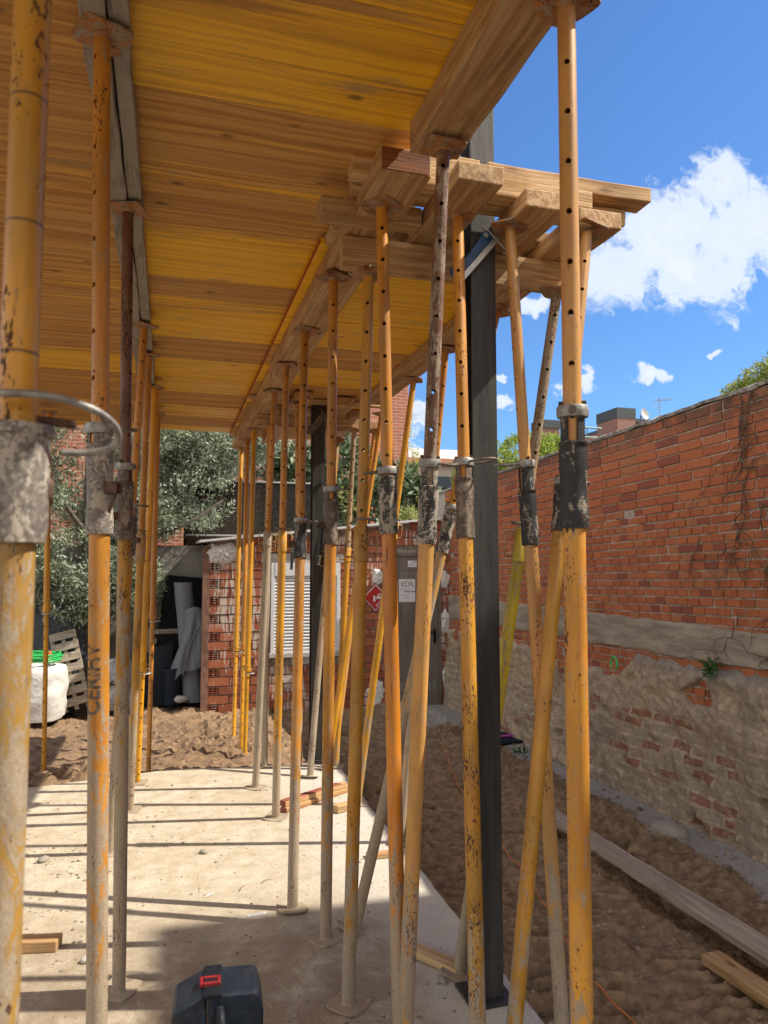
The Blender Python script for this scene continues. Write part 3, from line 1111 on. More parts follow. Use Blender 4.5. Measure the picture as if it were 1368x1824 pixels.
# hedge and pot on top of the wall
sh = empty('shrub', (3.95, 4.0, 2.74), 'yellow green bushy shrub showing above the top of the brick wall', 'shrub')
rng = np.random.default_rng(8)
P = []
for cy, cz, ry, rz in ((4.30, 2.80, .16, .08), (4.12, 2.84, .18, .12), (3.93, 2.87, .18, .14), (3.75, 2.88, .2, .15), (3.5, 2.9, .2, .16)):
    q = rng.normal(size=(1900, 3))
    q /= np.linalg.norm(q, axis=1)[:, None]
    q *= rng.uniform(.55, 1.08, (1900, 1))
    P.append(np.array((3.95, cy, cz)) + q * np.array((.16, ry, rz)))
P = np.concatenate(P) - np.array((3.95, 4.0, 2.74))
V = leaf_mesh(0, P, .032, .009, 9, .3, up=(0, 0, .5))
mesh_from_quads('foliage', V, leaf_mat('shrub_leaf', (.10, .16, .02), (.42, .44, .07), (.28, .32, .07), .35), sh)
st = MB()
for i in range(9):
    a = random.uniform(-.3, .4)
    st.tube([(0, a, -.1), (random.uniform(-.05, .05), a + random.uniform(-.05, .05), .1)], .006, 5)
st.build('stem', plain('bark', (.10, .075, .055), .9), sh)
pot = empty('planter', (3.98, 3.70, 2.80), 'dark brown planter on the wall top at the right edge of the photo', 'planter')
MB().bx(-.07, .10, -.16, .065, -.10, .165).build('pot', plain('planter_brown', (.05, .032, .024), .7), pot, bevel=.006)
P = rng.normal(size=(260, 3)) * np.array((.05, .08, .035)) + np.array((0, 0, .19))
mesh_from_quads('foliage', leaf_mesh(0, P, .045, .016, 10, .3, up=(0, 0, .8)), weed_m, pot)

# ------------------------------------------------------------------ hut wall at the back
YB = 9.30
XL, XR = .49, XW + .02


def hut_top(x):
    return 1.86 + (x - .47) * .108


hut = empty('brick_hut', (0, 0, 0), 'low hollow brick hut with a roller shutter and steel door at the back', 'hut')
hb_m, t, b = new_mat('hollow_brick')
at = t.add('ShaderNodeAttribute', attribute_name='tone')
v = t.add('ShaderNodeTexCoord').outputs['Object']
x, y, z = t.sep(v)[:3]
n1 = t.noise(v, 50, 5, .7)
c_ = t.mix(t.ramp(at.outputs['Fac'], 0, 1, 0, 1, False), (.25, .07, .035), (.42, .135, .06))
c_ = t.mix(t.ramp(n1, .4, .75, 0, .45), c_, (.14, .05, .03))
dr = t.noise(t.scale(v, (38, 1, 3.5)), 1.0, 6, .72)
big = t.noise(v, 1.6, 4, .6)
dm = t.math('ADD', dr, t.math('MULTIPLY', t.math('SUBTRACT', big, .5), .9))
corner = t.math('MULTIPLY', t.ramp(x, 1.0, .5), t.ramp(z, .9, 1.6, 0, .16))
dm = t.math('ADD', dm, corner)
c_ = t.mix(t.ramp(dm, .565, .64, 0, .85), c_, (.58, .52, .46))
t.put(b.inputs['Base Color'], c_)
b.inputs['Roughness'].default_value = .9
ribs = t.math('SINE', t.math('MULTIPLY', z, 380.0))
t.put(b.inputs['Normal'], t.bump(t.math('ADD', n1, t.math('MULTIPLY', ribs, .12)), .6, .006))

WIN = (1.235, 2.115, .40, 1.60)
DOOR = (2.83, 3.485, -.3, 1.74)
items = []
zrow, r_ = -.42, 0
hollow = []
while zrow < 2.25:
    x = XL + (0 if r_ % 2 else .0)
    first = True
    while x < XR:
        L = .245 + random.uniform(-.01, .01)
        if first and r_ % 2 == 0:
            L = .115
        if first and r_ % 2 == 0 and zrow > -.35:
            hollow.append((x, zrow))
        x1 = min(x + L, XR)
        z1 = zrow + .092
        ztop = hut_top(x1) - .01
        skip = first and r_ % 2 == 0 and zrow > -.35
        if z1 <= ztop and not skip:
            for a, c in ((WIN[0], WIN[1]),):
                pass
            segs = [(x, x1)]
            for (a0, a1, b0, b1) in (WIN, DOOR):
                if z1 > b0 and zrow < b1:
                    ns = []
                    for s0, s1 in segs:
                        if s1 <= a0 or s0 >= a1:
                            ns.append((s0, s1))
                        else:
                            if s0 < a0 - .02:
                                ns.append((s0, a0))
                            if s1 > a1 + .02:
                                ns.append((a1, s1))
                    segs = ns
            for s0, s1 in segs:
                j = lambda: random.uniform(-.004, .004)
                pr = random.uniform(-.004, .006)
                vs = []
                for zz_ in (zrow, z1):
                    for xx, yy in ((s0, YB - pr), (s1, YB - pr), (s1, YB + .06), (s0, YB + .06)):
                        vs.append((xx + j(), yy, zz_ + j()))
                items.append((vs, random.random()))
        x += L + random.uniform(.010, .022)
        first = False
    zrow += .1075
    r_ += 1
bricks_obj('brick_courses', hb_m, hut, items)
for hx, hz in hollow:
    if hz + .09 > hut_top(hx):
        continue
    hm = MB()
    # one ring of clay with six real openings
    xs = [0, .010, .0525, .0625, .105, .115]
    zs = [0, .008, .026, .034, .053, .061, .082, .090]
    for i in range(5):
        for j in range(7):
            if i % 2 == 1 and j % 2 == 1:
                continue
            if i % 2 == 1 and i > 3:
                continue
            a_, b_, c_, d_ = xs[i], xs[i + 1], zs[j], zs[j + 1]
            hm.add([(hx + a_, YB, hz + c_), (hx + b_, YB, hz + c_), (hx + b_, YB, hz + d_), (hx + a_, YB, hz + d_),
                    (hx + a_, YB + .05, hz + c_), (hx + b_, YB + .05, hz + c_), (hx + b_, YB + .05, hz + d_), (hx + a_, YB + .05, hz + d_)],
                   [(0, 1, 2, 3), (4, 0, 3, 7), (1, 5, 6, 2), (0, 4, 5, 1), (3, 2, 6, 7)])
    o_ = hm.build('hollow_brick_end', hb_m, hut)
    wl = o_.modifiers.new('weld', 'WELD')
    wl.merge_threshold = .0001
    MB().bx(hx, hx + .115, YB + .0205, YB + .0215, hz, hz + .09).build('cavity_shade', plain('hollow_shade_dark', (.05, .02, .012), .95, bump=0), o_)  # dark sheet standing in for the shade deep inside the openings
core = MB()
core.add([(XL + .01, YB + .022, -.5), (XR, YB + .022, -.5), (XR, YB + .022, hut_top(XR) - .01), (XL + .01, YB + .022, hut_top(XL) - .01),
          (XL + .01, YB + .16, -.5), (XR, YB + .16, -.5), (XR, YB + .16, hut_top(XR) - .01), (XL + .01, YB + .16, hut_top(XL) - .01)],
         [(0, 1, 2, 3), (7, 6, 5, 4), (0, 3, 7, 4), (3, 2, 6, 7)])
core.f[0] = (0, 1, 2, 3)
core.build('mortar_bed', plain('hut_mortar', (.27, .225, .19), .95, var=.45, scale=22, bump=.8, bdist=.012), hut)
sw = MB().bx(XL + .0, XL + .12, YB + .165, 12.2, -.5, 1.84)
sw.build('side_wall', plain('hut_mortar', (.27, .225, .19)), hut)
jb = MB().bx(XL - .085, XL - .004, YB - .012, YB + .05, -.36, 1.80)
jb.build('jamb_board', plain('jamb', (.20, .105, .075), .85, var=.35, scale=12, bump=.5), hut, bevel=.003)
rf = MB()
x0, x1 = XL - .13, XR + .3
rf.add([(x0, YB - .10, hut_top(x0) + .0), (x1, YB - .10, hut_top(x1)), (x1, 12.3, hut_top(x1) + .05), (x0, 12.3, hut_top(x0) + .05),
        (x0, YB - .10, hut_top(x0) + .028), (x1, YB - .10, hut_top(x1) + .028), (x1, 12.3, hut_top(x1) + .078), (x0, 12.3, hut_top(x0) + .078)],
       [(3, 2, 1, 0), (4, 5, 6, 7), (0, 1, 5, 4), (1, 2, 6, 5), (2, 3, 7, 6), (3, 0, 4, 7)])
rf.build('roof_sheet', plain('sheet_white', (.66, .67, .68), .45, .3, var=.1), hut)
# concrete lintels
ln = MB().bx(WIN[0] - .12, WIN[1] + .12, YB - .012, YB + .02, WIN[3] + .005, WIN[3] + .12)
ln.build('lintel', plain('lintel_concrete', (.40, .37, .33), .95, var=.4, scale=14, bump=.8, bdist=.01), hut, bevel=.004)
# roller shutter window
wf = MB()
a0, a1, b0, b1 = WIN
wf.bx(a0, a0 + .045, YB - .022, YB + .02, b0 + .09, b1)
wf.bx(a1 - .045, a1, YB - .022, YB + .02, b0 + .09, b1)
wf.bx(a0 + .0455, a1 - .0455, YB - .026, YB + .02, b1 - .16, b1)
wo_ = wf.build('window', plain('white_plastic', (.66, .68, .70), .4, var=.04, bump=0), hut, bevel=.003)
sl = MB()
zc = b0 + .115
while zc < b1 - .165:
    n0 = len(sl.v)
    for xx in (a0 + .046, a1 - .046):
        for k in range(6):
            f = k / 5
            sl.v.append((xx, YB - .004 - .008 * math.sin(math.pi * f), zc + .036 * f))
    sl.f += [(n0 + k, n0 + 6 + k, n0 + 7 + k, n0 + k + 1) for k in range(5)]
    zc += .0405
sl.build('shutter', plain('white_plastic', (.66, .68, .70)), wo_, smooth=50)
MB().bx(a0 + .046, a1 - .046, YB - .012, YB + .01, b0 + .088, b0 + .112).build('bottom_rail', plain('white_plastic', (.66, .68, .70)), wo_)
MB().bx(a0 + .046, a1 - .046, YB + .006, YB + .012, b0 + .115, b1 - .16).build('backing', plain('shade_black', (.02, .02, .02), .9), wo_)
MB().bx(a0 - .03, a1 + .03, YB - .05, YB + .018, b0 + .03, b0 + .085).build('sill', plain('sill_stone', (.42, .40, .37), .8, var=.2), wo_, bevel=.004)
MB().bx(a0 + .26, a0 + .62, YB - .014, YB + .018, b0 - .06, b0 + .025).build('patch_board', plain('sill_stone', (.42, .40, .37)), wo_)

# steel door
dm_, t, b = new_mat('galvanised_door')
v = t.add('ShaderNodeTexCoord').outputs['Object']
n1 = t.noise(t.scale(v, (6, 6, 1)), 1.0, 4, .6)
t.put(b.inputs['Base Color'], t.mix(t.ramp(n1, .3, .7), (.15, .125, .105), (.23, .205, .18)))
b.inputs['Metallic'].default_value = .35
b.inputs['Roughness'].default_value = .5
door = MB()
a0, a1, b0, b1 = DOOR
door.bx(a0 + .035, a1 - .035, YB - .008, YB + .015, b0 + .045, b1 - .055)
do = door.build('door', dm_, hut, bevel=.003)
fr = MB()
fr.bx(a0, a0 + .032, YB - .02, YB + .02, b0, b1)
fr.bx(a1 - .032, a1, YB - .02, YB + .02, b0, b1)
fr.bx(a0 + .0325, a1 - .0325, YB - .02, YB + .02, b1 - .05, b1)
fr.build('frame', dm_, do, bevel=.003)
lv = MB()
for cx in range(8):
    for k in range(7):
        xx = a0 + .095 + cx * .063
        zz_ = b1 - .265 - k * .0145
        lv.box((xx + .018, YB - .0105, zz_), (.036, .006, .006), Matrix.Rotation(.5, 3, 'X'))
for cx in range(8):
    for k in range(7):
        xx = a0 + .095 + cx * .063
        zz_ = b0 + .34 - k * .0145
        lv.box((xx + .018, YB - .0105, zz_), (.036, .006, .006), Matrix.Rotation(.5, 3, 'X'))
lv.build('louvre', plain('louvre_metal', (.50, .48, .46), .4, .5, bump=0), do)
hd = MB()
blk = plain('black_plastic', (.012, .012, .013), .4, bump=0)
hd.bx(a1 - .108, a1 - .072, YB - .018, YB - .009, .555, .735)
hd.cyl((a1 - .09, YB - .018, .70), (a1 - .09, YB - .06, .70), .009)
hd.box((a1 - .155, YB - .058, .70), (.14, .016, .020))
hd.build('handle', blk, do, bevel=.003)


def text_obj(s, size, mat, loc, rot=(R(90), 0, 0), parent=None, name='lettering', ext=.0008, bold=0.0, align='LEFT'):
    cu_ = bpy.data.curves.new(name, 'FONT')
    cu_.body = s
    cu_.size = size
    cu_.extrude = ext
    cu_.offset = bold
    cu_.align_x = align
    tmp = bpy.data.objects.new(name, cu_)
    col.objects.link(tmp)
    dg = bpy.context.evaluated_depsgraph_get()
    me = bpy.data.meshes.new_from_object(tmp.evaluated_get(dg))
    me.materials.clear()
    me.materials.append(mat)
    bpy.data.objects.remove(tmp)
    o = bpy.data.objects.new(name, me)
    o.location = loc
    o.rotation_euler = rot
    return link(o, parent)


ink = plain('ink_grey', (.18, .18, .19), .8, bump=0)
inkd = plain('ink_black', (.03, .03, .03), .8, bump=0)
pp = plain('paper_white', (.68, .68, .70), .8, var=.03, bump=0)
ps = empty('notice', (2.90, YB - .012, 1.10), 'white printed A4 notice taped under the louvres of the steel door', 'notice')
MB().bx(0, .225, -.0015, 0, -.005, .292).build('sheet', pp, ps)
text_obj('EDIL', .095, ink, (.030, -.002, .198), parent=ps)
text_obj('Proyecto, Obras y', .020, ink, (.018, -.002, .155), parent=ps)
text_obj('EMPRESA CONS', .021, inkd, (.075, -.002, .122), parent=ps, bold=.0006)
for k, (s_, x_) in enumerate((('construcciones', .03), ('tel. 910 000', .06))):
    text_obj(s_, .016, ink, (x_, -.002, .080 - k * .035), parent=ps)
ps2 = empty('notice', (3.025, YB - .012, 1.55), 'small white paper label at the top of the steel door', 'notice')
MB().bx(0, .12, -.0015, 0, -.0, .085).build('sheet', pp, ps2)
MB().bx(.075, .11, -.0022, -.0015, .066, .076).build('stripe', plain('ink_blue', (.05, .06, .25), .8, bump=0), ps2)
for k in range(3):
    MB().bx(.012, .10, -.0022, -.0015, .022 + k * .013, .0255 + k * .013).build('print_line', ink, ps2)

sg = empty('extinguisher_sign', (2.585, YB - .016, 1.155), 'red and white diamond sign reading EXTINTOR on the hut wall', 'sign')
red = plain('sign_red', (.42, .018, .02), .4, bump=0)
wht = plain('sign_white', (.72, .70, .70), .5, bump=0)
q = .170
MB().prism([(-q, 0), (0, -q), (q, 0), (0, q)], 0, .004).build('plate', wht, sg, rot=(R(90), 0, 0))
q = .158
MB().prism([(-q, 0), (0, -q), (q, 0), (0, q)], 0, .0015).build('red_field', red, sg, rot=(R(90), 0, 0), loc=(0, -.0042, 0))
text_obj('EXTINTOR', .040, wht, (.014, -.0062, -.118), rot=(R(90), R(-45), 0), parent=sg, bold=.0008)
ic = MB()
for k in range(4):
    a = .5 + k * .35
    ic.tube(spline([(.005, -.007, -.02), (.04 + .02 * k, -.007, .035 * (3 - k) * .4), (.075 + .004 * k, -.007, .055 - .025 * k)], 5), .006, 5)
ic.box((-.02, -.007, -.012), (.026, .002, .075))
ic.build('flame_icon', wht, sg)

# plaster splats
pl_m = plain('white_plaster', (.66, .64, .62), .9, var=.12, scale=30, bump=.8, bdist=.01)


def splat(cx, cz, rx, rz, seed, label, th=.03):
    m = MB()
    n, L = 46, 9
    vs = [(cx, YB - th, cz)]
    for j in range(1, L + 1):
        f = j / L
        for k in range(n):
            a = 2 * math.pi * k / n
            rr = f * (1 + .38 * noise.noise(Vector((math.cos(a) * 1.8, math.sin(a) * 1.8, seed))) + .22 * noise.noise(Vector((math.cos(a) * 6, math.sin(a) * 6, seed + 3))))
            x, z = cx + math.cos(a) * rr * rx, cz + math.sin(a) * rr * rz
            if math.sin(a) < -.2:
                z -= f * rz * .35 * max(0, noise.noise(Vector((x * 40, 0, seed))))
            h = th * (1 - f ** 2) * (.6 + .6 * noise.noise(Vector((x * 22, z * 22, seed)))) + .006
            vs.append((x, YB - h if j < L else YB + .006, z))
    fs = [(0, 1 + (k + 1) % n, 1 + k) for k in range(n)]
    for j in range(L - 1):
        fs += [(1 + j * n + k, 1 + j * n + (k + 1) % n, 1 + (j + 1) * n + (k + 1) % n, 1 + (j + 1) * n + k) for k in range(n)]
    m.add(vs, [tuple(reversed(f)) for f in fs])
    o = m.build('plaster_patch', pl_m, hut, smooth=180)
    o['label'] = label


splat(.64, 1.71, .19, .13, 1, 'thick white plaster lump at the top corner of the hut wall', .07)
splat(3.545, 1.385, .075, .115, 2, 'white plaster patch to the right of the door')
splat(3.545, .84, .075, .15, 3, 'white plaster patch beside the door handle')
splat(3.55, .12, .05, .14, 4, 'white plaster patch low beside the door')
splat(2.62, 1.42, .09, .10, 5, 'white plaster patch above the diamond sign')
splat(2.60, -.06, .12, .16, 6, 'grey plaster patch at the bottom of the hut wall', .015)
splat(2.63, .50, .035, .22, 7, 'white plaster dribble under the diamond sign', .012)
splat(2.20, .75, .03, .2, 8, 'white plaster dribble beside the shutter', .012)

# concrete yard wall left of the hut
yw = MB()
n = 60
vs = []
for j in range(25):
    for i in range(n + 1):
        x = -6.5 + (XL + .0 + 6.5) * i / n
        vs.append((x, 10.40 + .006 * nz(x, j * .1, 2, 2), -.5 + 2.34 * j / 24))
yw.add(vs, [(j * (n + 1) + i, j * (n + 1) + i + 1, (j + 1) * (n + 1) + i + 1, (j + 1) * (n + 1) + i) for j in range(24) for i in range(n)])
yw.bx(-6.5, XL, 10.42, 10.6, -.5, 1.835)
o = yw.build('concrete_wall', plain('yard_concrete', (.20, .185, .165), .95, var=.35, scale=3, bump=.5, bdist=.01), smooth=40)
tag(o, 'grey rendered concrete yard wall behind the felt roll, left of the hut', 'wall')

# lattice fence on the yard wall
lf = empty('lattice_fence', (0, 10.75, 0), 'dark woven lattice screen standing above the hut roof and concrete wall', 'fence')
L_ = MB()
x0, x1, z0, z1 = .22, 2.35, 1.70, 2.78


def clip_diag(c0, sgn):
    pts = []
    # line x = c0 + sgn * (z - z0)
    za, zb = z0, z1
    xa, xb = c0 + sgn * (za - z0), c0 + sgn * (zb - z0)
    if sgn > 0:
        if xa < x0:
            za = z0 + (x0 - c0)
        if xb > x1:
            zb = z0 + (x1 - c0)
    else:
        if xa > x1:
            za = z0 + (c0 - x1)
        if xb < x0:
            zb = z0 + (c0 - x0)
    if zb - za < .03:
        return None
    return (c0 + sgn * (za - z0), za), (c0 + sgn * (zb - z0), zb)


for sgn, yy in ((1, 0), (-1, .012)):
    c = x0 - 1.2
    while c < x1 + 1.2:
        r_ = clip_diag(c, sgn)
        if r_:
            (xa, za), (xb, zb) = r_
            top = lambda x: 2.46 + .32 * sst(.25, .5, x) * 1
            L_.tube([(xa, yy, za), (xb, yy, zb)], .0145, 4)
        c += .052
L_.build('lattice', plain('lattice_dark', (.030, .027, .022), .85, var=.4), lf)
F_ = MB()
for zz_ in (z0, 2.0, z1):
    F_.bx(x0, x1, -.02, .035, zz_ - .012, zz_ + .012)
F_.build('rail', plain('lattice_rail', (.30, .29, .28), .7), lf)
P_ = MB()
for xx in (x0, 1.3, x1):
    P_.bx(xx - .02, xx + .02, .036, .07, -.2, z1 + .02)
P_.build('post', plain('lattice_dark', (.030, .027, .022)), lf)

# things in the corner by the yard wall
cs = MB()
n = 70
vs = []
for j in range(2):
    for i in range(n + 1):
        f = i / n
        xb, xt = -.20 + .68 * f, -.03 + .50 * f
        x = xb if j == 0 else xt
        yy = 10.02 if j == 0 else 10.32
        z = -.20 if j == 0 else 1.45 - .05 * f
        vs.append((x, yy + .012 * math.sin(i * 1.9), z))
cs.add(vs, [(i, i + 1, n + 2 + i, n + 1 + i) for i in range(n)])
sol = cs.build('corrugated_sheet', plain('black_sheet', (.012, .012, .013), .5, bump=0), smooth=60)
md = sol.modifiers.new('solid', 'SOLIDIFY')
md.thickness = .004
tag(sol, 'black corrugated sheet leaning on the yard wall behind the felt roll', 'sheet')

felt_m, t, b = new_mat('grey_felt')
v = t.add('ShaderNodeTexCoord').outputs['Object']
n1 = t.noise(v, 140, 4, .7)
t.put(b.inputs['Base Color'], t.mix(t.ramp(n1, .3, .7), (.10, .115, .135), (.22, .24, .27)))
b.inputs['Roughness'].default_value = .95
t.put(b.inputs['Normal'], t.bump(n1, .6, .004))
fr_ = empty('felt_roll', (.36, 9.82, -.14), 'tall upright roll of grey felt with a flap hanging off it, leaning in the corner', 'felt roll')
m = MB()
n, L = 36, 26
vs = []
for j in range(L + 1):
    f = j / L
    c = Vector((-.155 * f - .02, .10 * f, 1.49 * f))
    rad = .155 + (.013 - .055 * f) + .02 * math.sin(f * 3)
    rad = .112 + .018 * sst(.40, .05, f)
    for k in range(n):
        a = 2 * math.pi * k / n
        rr = rad * (1 + .05 * noise.noise(Vector((math.cos(a) * 2, math.sin(a) * 2, f * 5))))
        vs.append(c + Vector((math.cos(a) * rr, math.sin(a) * rr, 0)))
fs = [(j * n + k, j * n + (k + 1) % n, (j + 1) * n + (k + 1) % n, (j + 1) * n + k) for j in range(L) for k in range(n)]
fs.append(tuple(range(L * n, L * n + n)))
m.add(vs, fs)
m.build('roll', felt_m, fr_, smooth=60)
# cape of felt hanging round the front of the roll, lower left corner in a point
m = MB()
rows, cols = 34, 30
vs = []
for j in range(rows + 1):
    f = j / rows
    for k in range(cols + 1):
        g = k / cols
        zb_ = .14 + .42 * g + .06 * math.sin(g * 7)
        z = 1.13 + .06 * math.sin(g * 3.1) - (1.13 - zb_) * f
        lx = -.145 - .155 * sst(0, .9, f) + (.03 * math.sin(f * 5))
        rx_ = .085 + .11 * sst(0, .8, f)
        x = lx + (rx_ - lx) * g
        fold = .018 * math.sin(g * 13 + f * 2.5) * sst(.0, .4, f) + .012 * abs(math.sin(g * 21 - f * 3)) * sst(.15, .6, f)
        yy = -.045 - .085 * math.sin(math.pi * min(1, g * 1.0)) ** .7 - .03 * f + fold
        vs.append((x, yy, z))
C1 = cols + 1
m.add(vs, [(j * C1 + k, j * C1 + k + 1, (j + 1) * C1 + k + 1, (j + 1) * C1 + k) for j in range(rows) for k in range(cols)])
o = m.build('flap', felt_m, fr_, smooth=180)
md = o.modifiers.new('solid', 'SOLIDIFY')
md.thickness = .008
m = MB()
m.tube(spline([(.10, -.10, 1.00), (.0, -.15, .90), (-.075, -.165, .72), (-.12, -.165, .50), (-.16, -.15, .34)], 6), .007, 6)
m.build('fold', felt_m, fr_, smooth=60)

dkb = MB().lathe([(.0, 0), (.10, 0), (.115, .42), (.12, .43), (.118, .45), (.10, .44), (.09, .03), (0, .03)], 24)
o = dkb.build('bucket', plain('dark_blue_plastic', (.018, .026, .042), .45, bump=0), smooth=40, loc=(.075, 9.78, -.16))
tag(o, 'dark blue bucket standing under the flap of the felt roll', 'bucket')
tp = MB()
vs = []
for j in range(15):
    for i in range(19):
        u, w_ = i / 18, j / 14
        vs.append((-.34 + .42 * u, 10.02 + .10 * w_ - .07 * math.sin(u * 3), -.2 + (.62 + .18 * u) * w_ + .03 * noise.noise(Vector((u * 3, w_ * 3, 3)))))
tp.add(vs, [(j * 19 + i, j * 19 + i + 1, (j + 1) * 19 + i + 1, (j + 1) * 19 + i) for j in range(14) for i in range(18)])
o = tp.build('tarpaulin', plain('tarp_dark', (.03, .035, .045), .7), smooth=180)
tag(o, 'crumpled dark tarpaulin slumped against the yard wall left of the felt roll', 'tarpaulin')


def slats(o_mb, p, u, wv, L, wd, th, count, gap):
    pass


wood_old = wood('pallet_wood', (.42, .36, .28), (.26, .21, .16), knots=False, grey=.3)
wood_fresh = wood('fresh_pine', (.56, .37, .18), (.36, .19, .075))
wood_beam = wood('beam_pine', (.58, .39, .20), (.38, .205, .085))
wood_pale = wood('pale_pine', (.62, .43, .23), (.44, .26, .11))
wood_greyish = wood('grey_board', (.48, .40, .31), (.29, .23, .17), knots=True, grey=.25)
wood_end = wood('red_end', (.34, .13, .045), (.20, .065, .025), knots=False)


def timber(name, x0, x1, y0, y1, z0, z1, mat, label=None, cat='timber', group=None, parent=None, bev=.004, rough=.002, rz=0.0, ry=0.0, rx=0.0, seg=None):
    """sawn board whose local X is its length; edges slightly uneven"""
    dx, dy, dz = x1 - x0, y1 - y0, z1 - z0
    along_y = dy > dx and dy > dz
    L, W, H = (dy, dx, dz) if along_y else (dx, dy, dz)
    n = seg or max(3, int(L / .05))
    m = MB()
    sd_ = random.random() * 50
    vs = []
    for i in range(n + 1):
        x = -L / 2 + L * i / n
        for yy, zz_, k in ((-W / 2, -H / 2, 0), (W / 2, -H / 2, 1), (W / 2, H / 2, 2), (-W / 2, H / 2, 3)):
            vs.append((x + (noise.noise(Vector((k * 3, sd_, 0))) * .004 if i in (0, n) else 0), yy + rough * noise.noise(Vector((x * 4, k * 7, sd_))) * 2.2, zz_ + rough * noise.noise(Vector((x * 5, k * 9 + 3, sd_)))))
    fs = [(4 * i + k, 4 * i + 4 + k, 4 * i + 4 + (k + 1) % 4, 4 * i + (k + 1) % 4) for i in range(n) for k in range(4)]
    fs += [(0, 1, 2, 3), (4 * n + 3, 4 * n + 2, 4 * n + 1, 4 * n)]
    m.add(vs, [tuple(reversed(f)) for f in fs])
    o = m.build(name, mat, parent, bevel=bev, loc=((x0 + x1) / 2, (y0 + y1) / 2, (z0 + z1) / 2), rot=(rx, ry, rz + (math.pi / 2 if along_y else 0)))
    if label:
        tag(o, label, cat, group)
    return o


# light pallet leaning behind the bulk bag
pa = empty('pallet', (-1.02, 9.70, -.18), 'pale timber pallet leaning at a slant beside the white bulk bag', 'pallet')
rotp = Matrix.Rotation(R(-14), 3, 'Y') @ Matrix.Rotation(R(-14), 3, 'X')
m = MB()
for sx_ in (-.11, .02, .15):
    m.box(rotp @ Vector((sx_, 0, .50)), (.045, .09, .95), rotp)
m.build('stringer', wood_old, pa, bevel=.003)
for k in range(7):
    MB().box(rotp @ Vector((.03, -.057, .12 + k * .135)), (.30, .02, .095), rotp).build('deck_board', wood_old, pa, bevel=.002)
pa2 = empty('pallet', (-.12, 10.20, -.15), 'timber pallet standing in the shade behind the felt roll', 'pallet')
for zz_ in (.60, .74, .86):
    MB().bx(-.16, .62, -.02, 0, zz_ - .03, zz_ + .03).build('deck_board', wood_old, pa2, bevel=.002)
m = MB()
for xx in (-.12, .22, .56):
    m.bx(xx - .035, xx + .035, .001, .09, -.1, .90)
m.build('stringer', wood_old, pa2, bevel=.002)


def bag(name, c, s, mat, label, seed, cat='bag', lum=.10):
    root = empty(name, (c[0], c[1], c[2]), label, cat)
    m = MB()
    n, L = 40, 16
    vs = []
    for j in range(L + 1):
        f = j / L
        for k in range(n):
            a = 2 * math.pi * k / n
            ca, sa = math.cos(a), math.sin(a)
            p = 4.0
            r = 1 / ((abs(ca) ** p + abs(sa) ** p) ** (1 / p))
            bul = 1 + .10 * math.sin(math.pi * f) + lum * noise.noise(Vector((ca * 2, sa * 2, f * 4 + seed)))
            if f > .92:
                bul *= 1 - .5 * ((f - .92) / .08) ** 2
            vs.append((ca * r * s[0] / 2 * bul, sa * r * s[1] / 2 * bul, f * s[2] * (1 + .04 * noise.noise(Vector((ca, sa, seed))))))
    fs = [(j * n + k, j * n + (k + 1) % n, (j + 1) * n + (k + 1) % n, (j + 1) * n + k) for j in range(L) for k in range(n)]
    fs.append(tuple(range(L * n, L * n + n)))
    m.add(vs, fs)
    m.build('sack', mat, root, smooth=180)
    return root


bg1 = bag('bulk_bag', (-1.50, 9.45, -.17), (.72, .7, .60), plain('bag_white', (.56, .545, .52), .8, var=.08, scale=8, bump=.8, bdist=.03), 'white woven bulk bag with a green hose coiled on top', 3)
hs = MB()
pts = []
rg = random.Random(4)
for k in range(46):
    a = k * .62
    pts.append((-1.46 + (.26 + .05 * rg.random()) * math.cos(a), 9.42 + (.22 + .05 * rg.random()) * math.sin(a), .455 + .02 * rg.random() + .0022 * k))
hs.tube(spline(pts, 4), .011, 7)
o = hs.build('hose', plain('hose_green', (.03, .42, .10), .35, bump=0), smooth=70)
tag(o, 'bright green garden hose coiled on the white bulk bag', 'hose')
cn = MB().lathe([(0, 0), (.05, 0), (.045, .03), (.02, .10), (.012, .13), (0, .135)], 14)
o = cn.build('valve', plain('orange_plastic', (.55, .11, .03), .5, bump=0), smooth=50, loc=(-1.30, 9.45, .45))
tag(o, 'small orange plastic cap lying on the green hose', 'cap')
bg2 = bag('rubble_sack', (-.58, 9.75, -.17), (.34, .3, .60), plain('sack_grey', (.36, .37, .39), .5, var=.5, scale=9, bump=.9, bdist=.03), 'crumpled grey and white printed plastic sack beside the pallet', 9, 'sack', .30)
text_obj('tec', .11, inkd, (-.13, -.185, .27), rot=(R(90), R(-20), 0), parent=bg2, bold=.002)
spk = bag('gravel_sack', (-1.55, 10.12, -.2), (1.1, .4, 1.3), plain('speckled', (.055, .06, .075), .8, var=.95, scale=70, bump=.8, bdist=.01), 'tall dark speckled sack standing behind the white bulk bag', 15, 'sack', .12)

# board leaning by the door
lb = timber('leaning_board', 0, 1.15, 0, .10, 0, .022, wood_greyish, 'grey board leaning in the corner to the right of the steel door', 'board', rz=0)
lb.rotation_euler = (R(90), R(-80), 0)
lb.location = (3.60, YB - .12, .22)

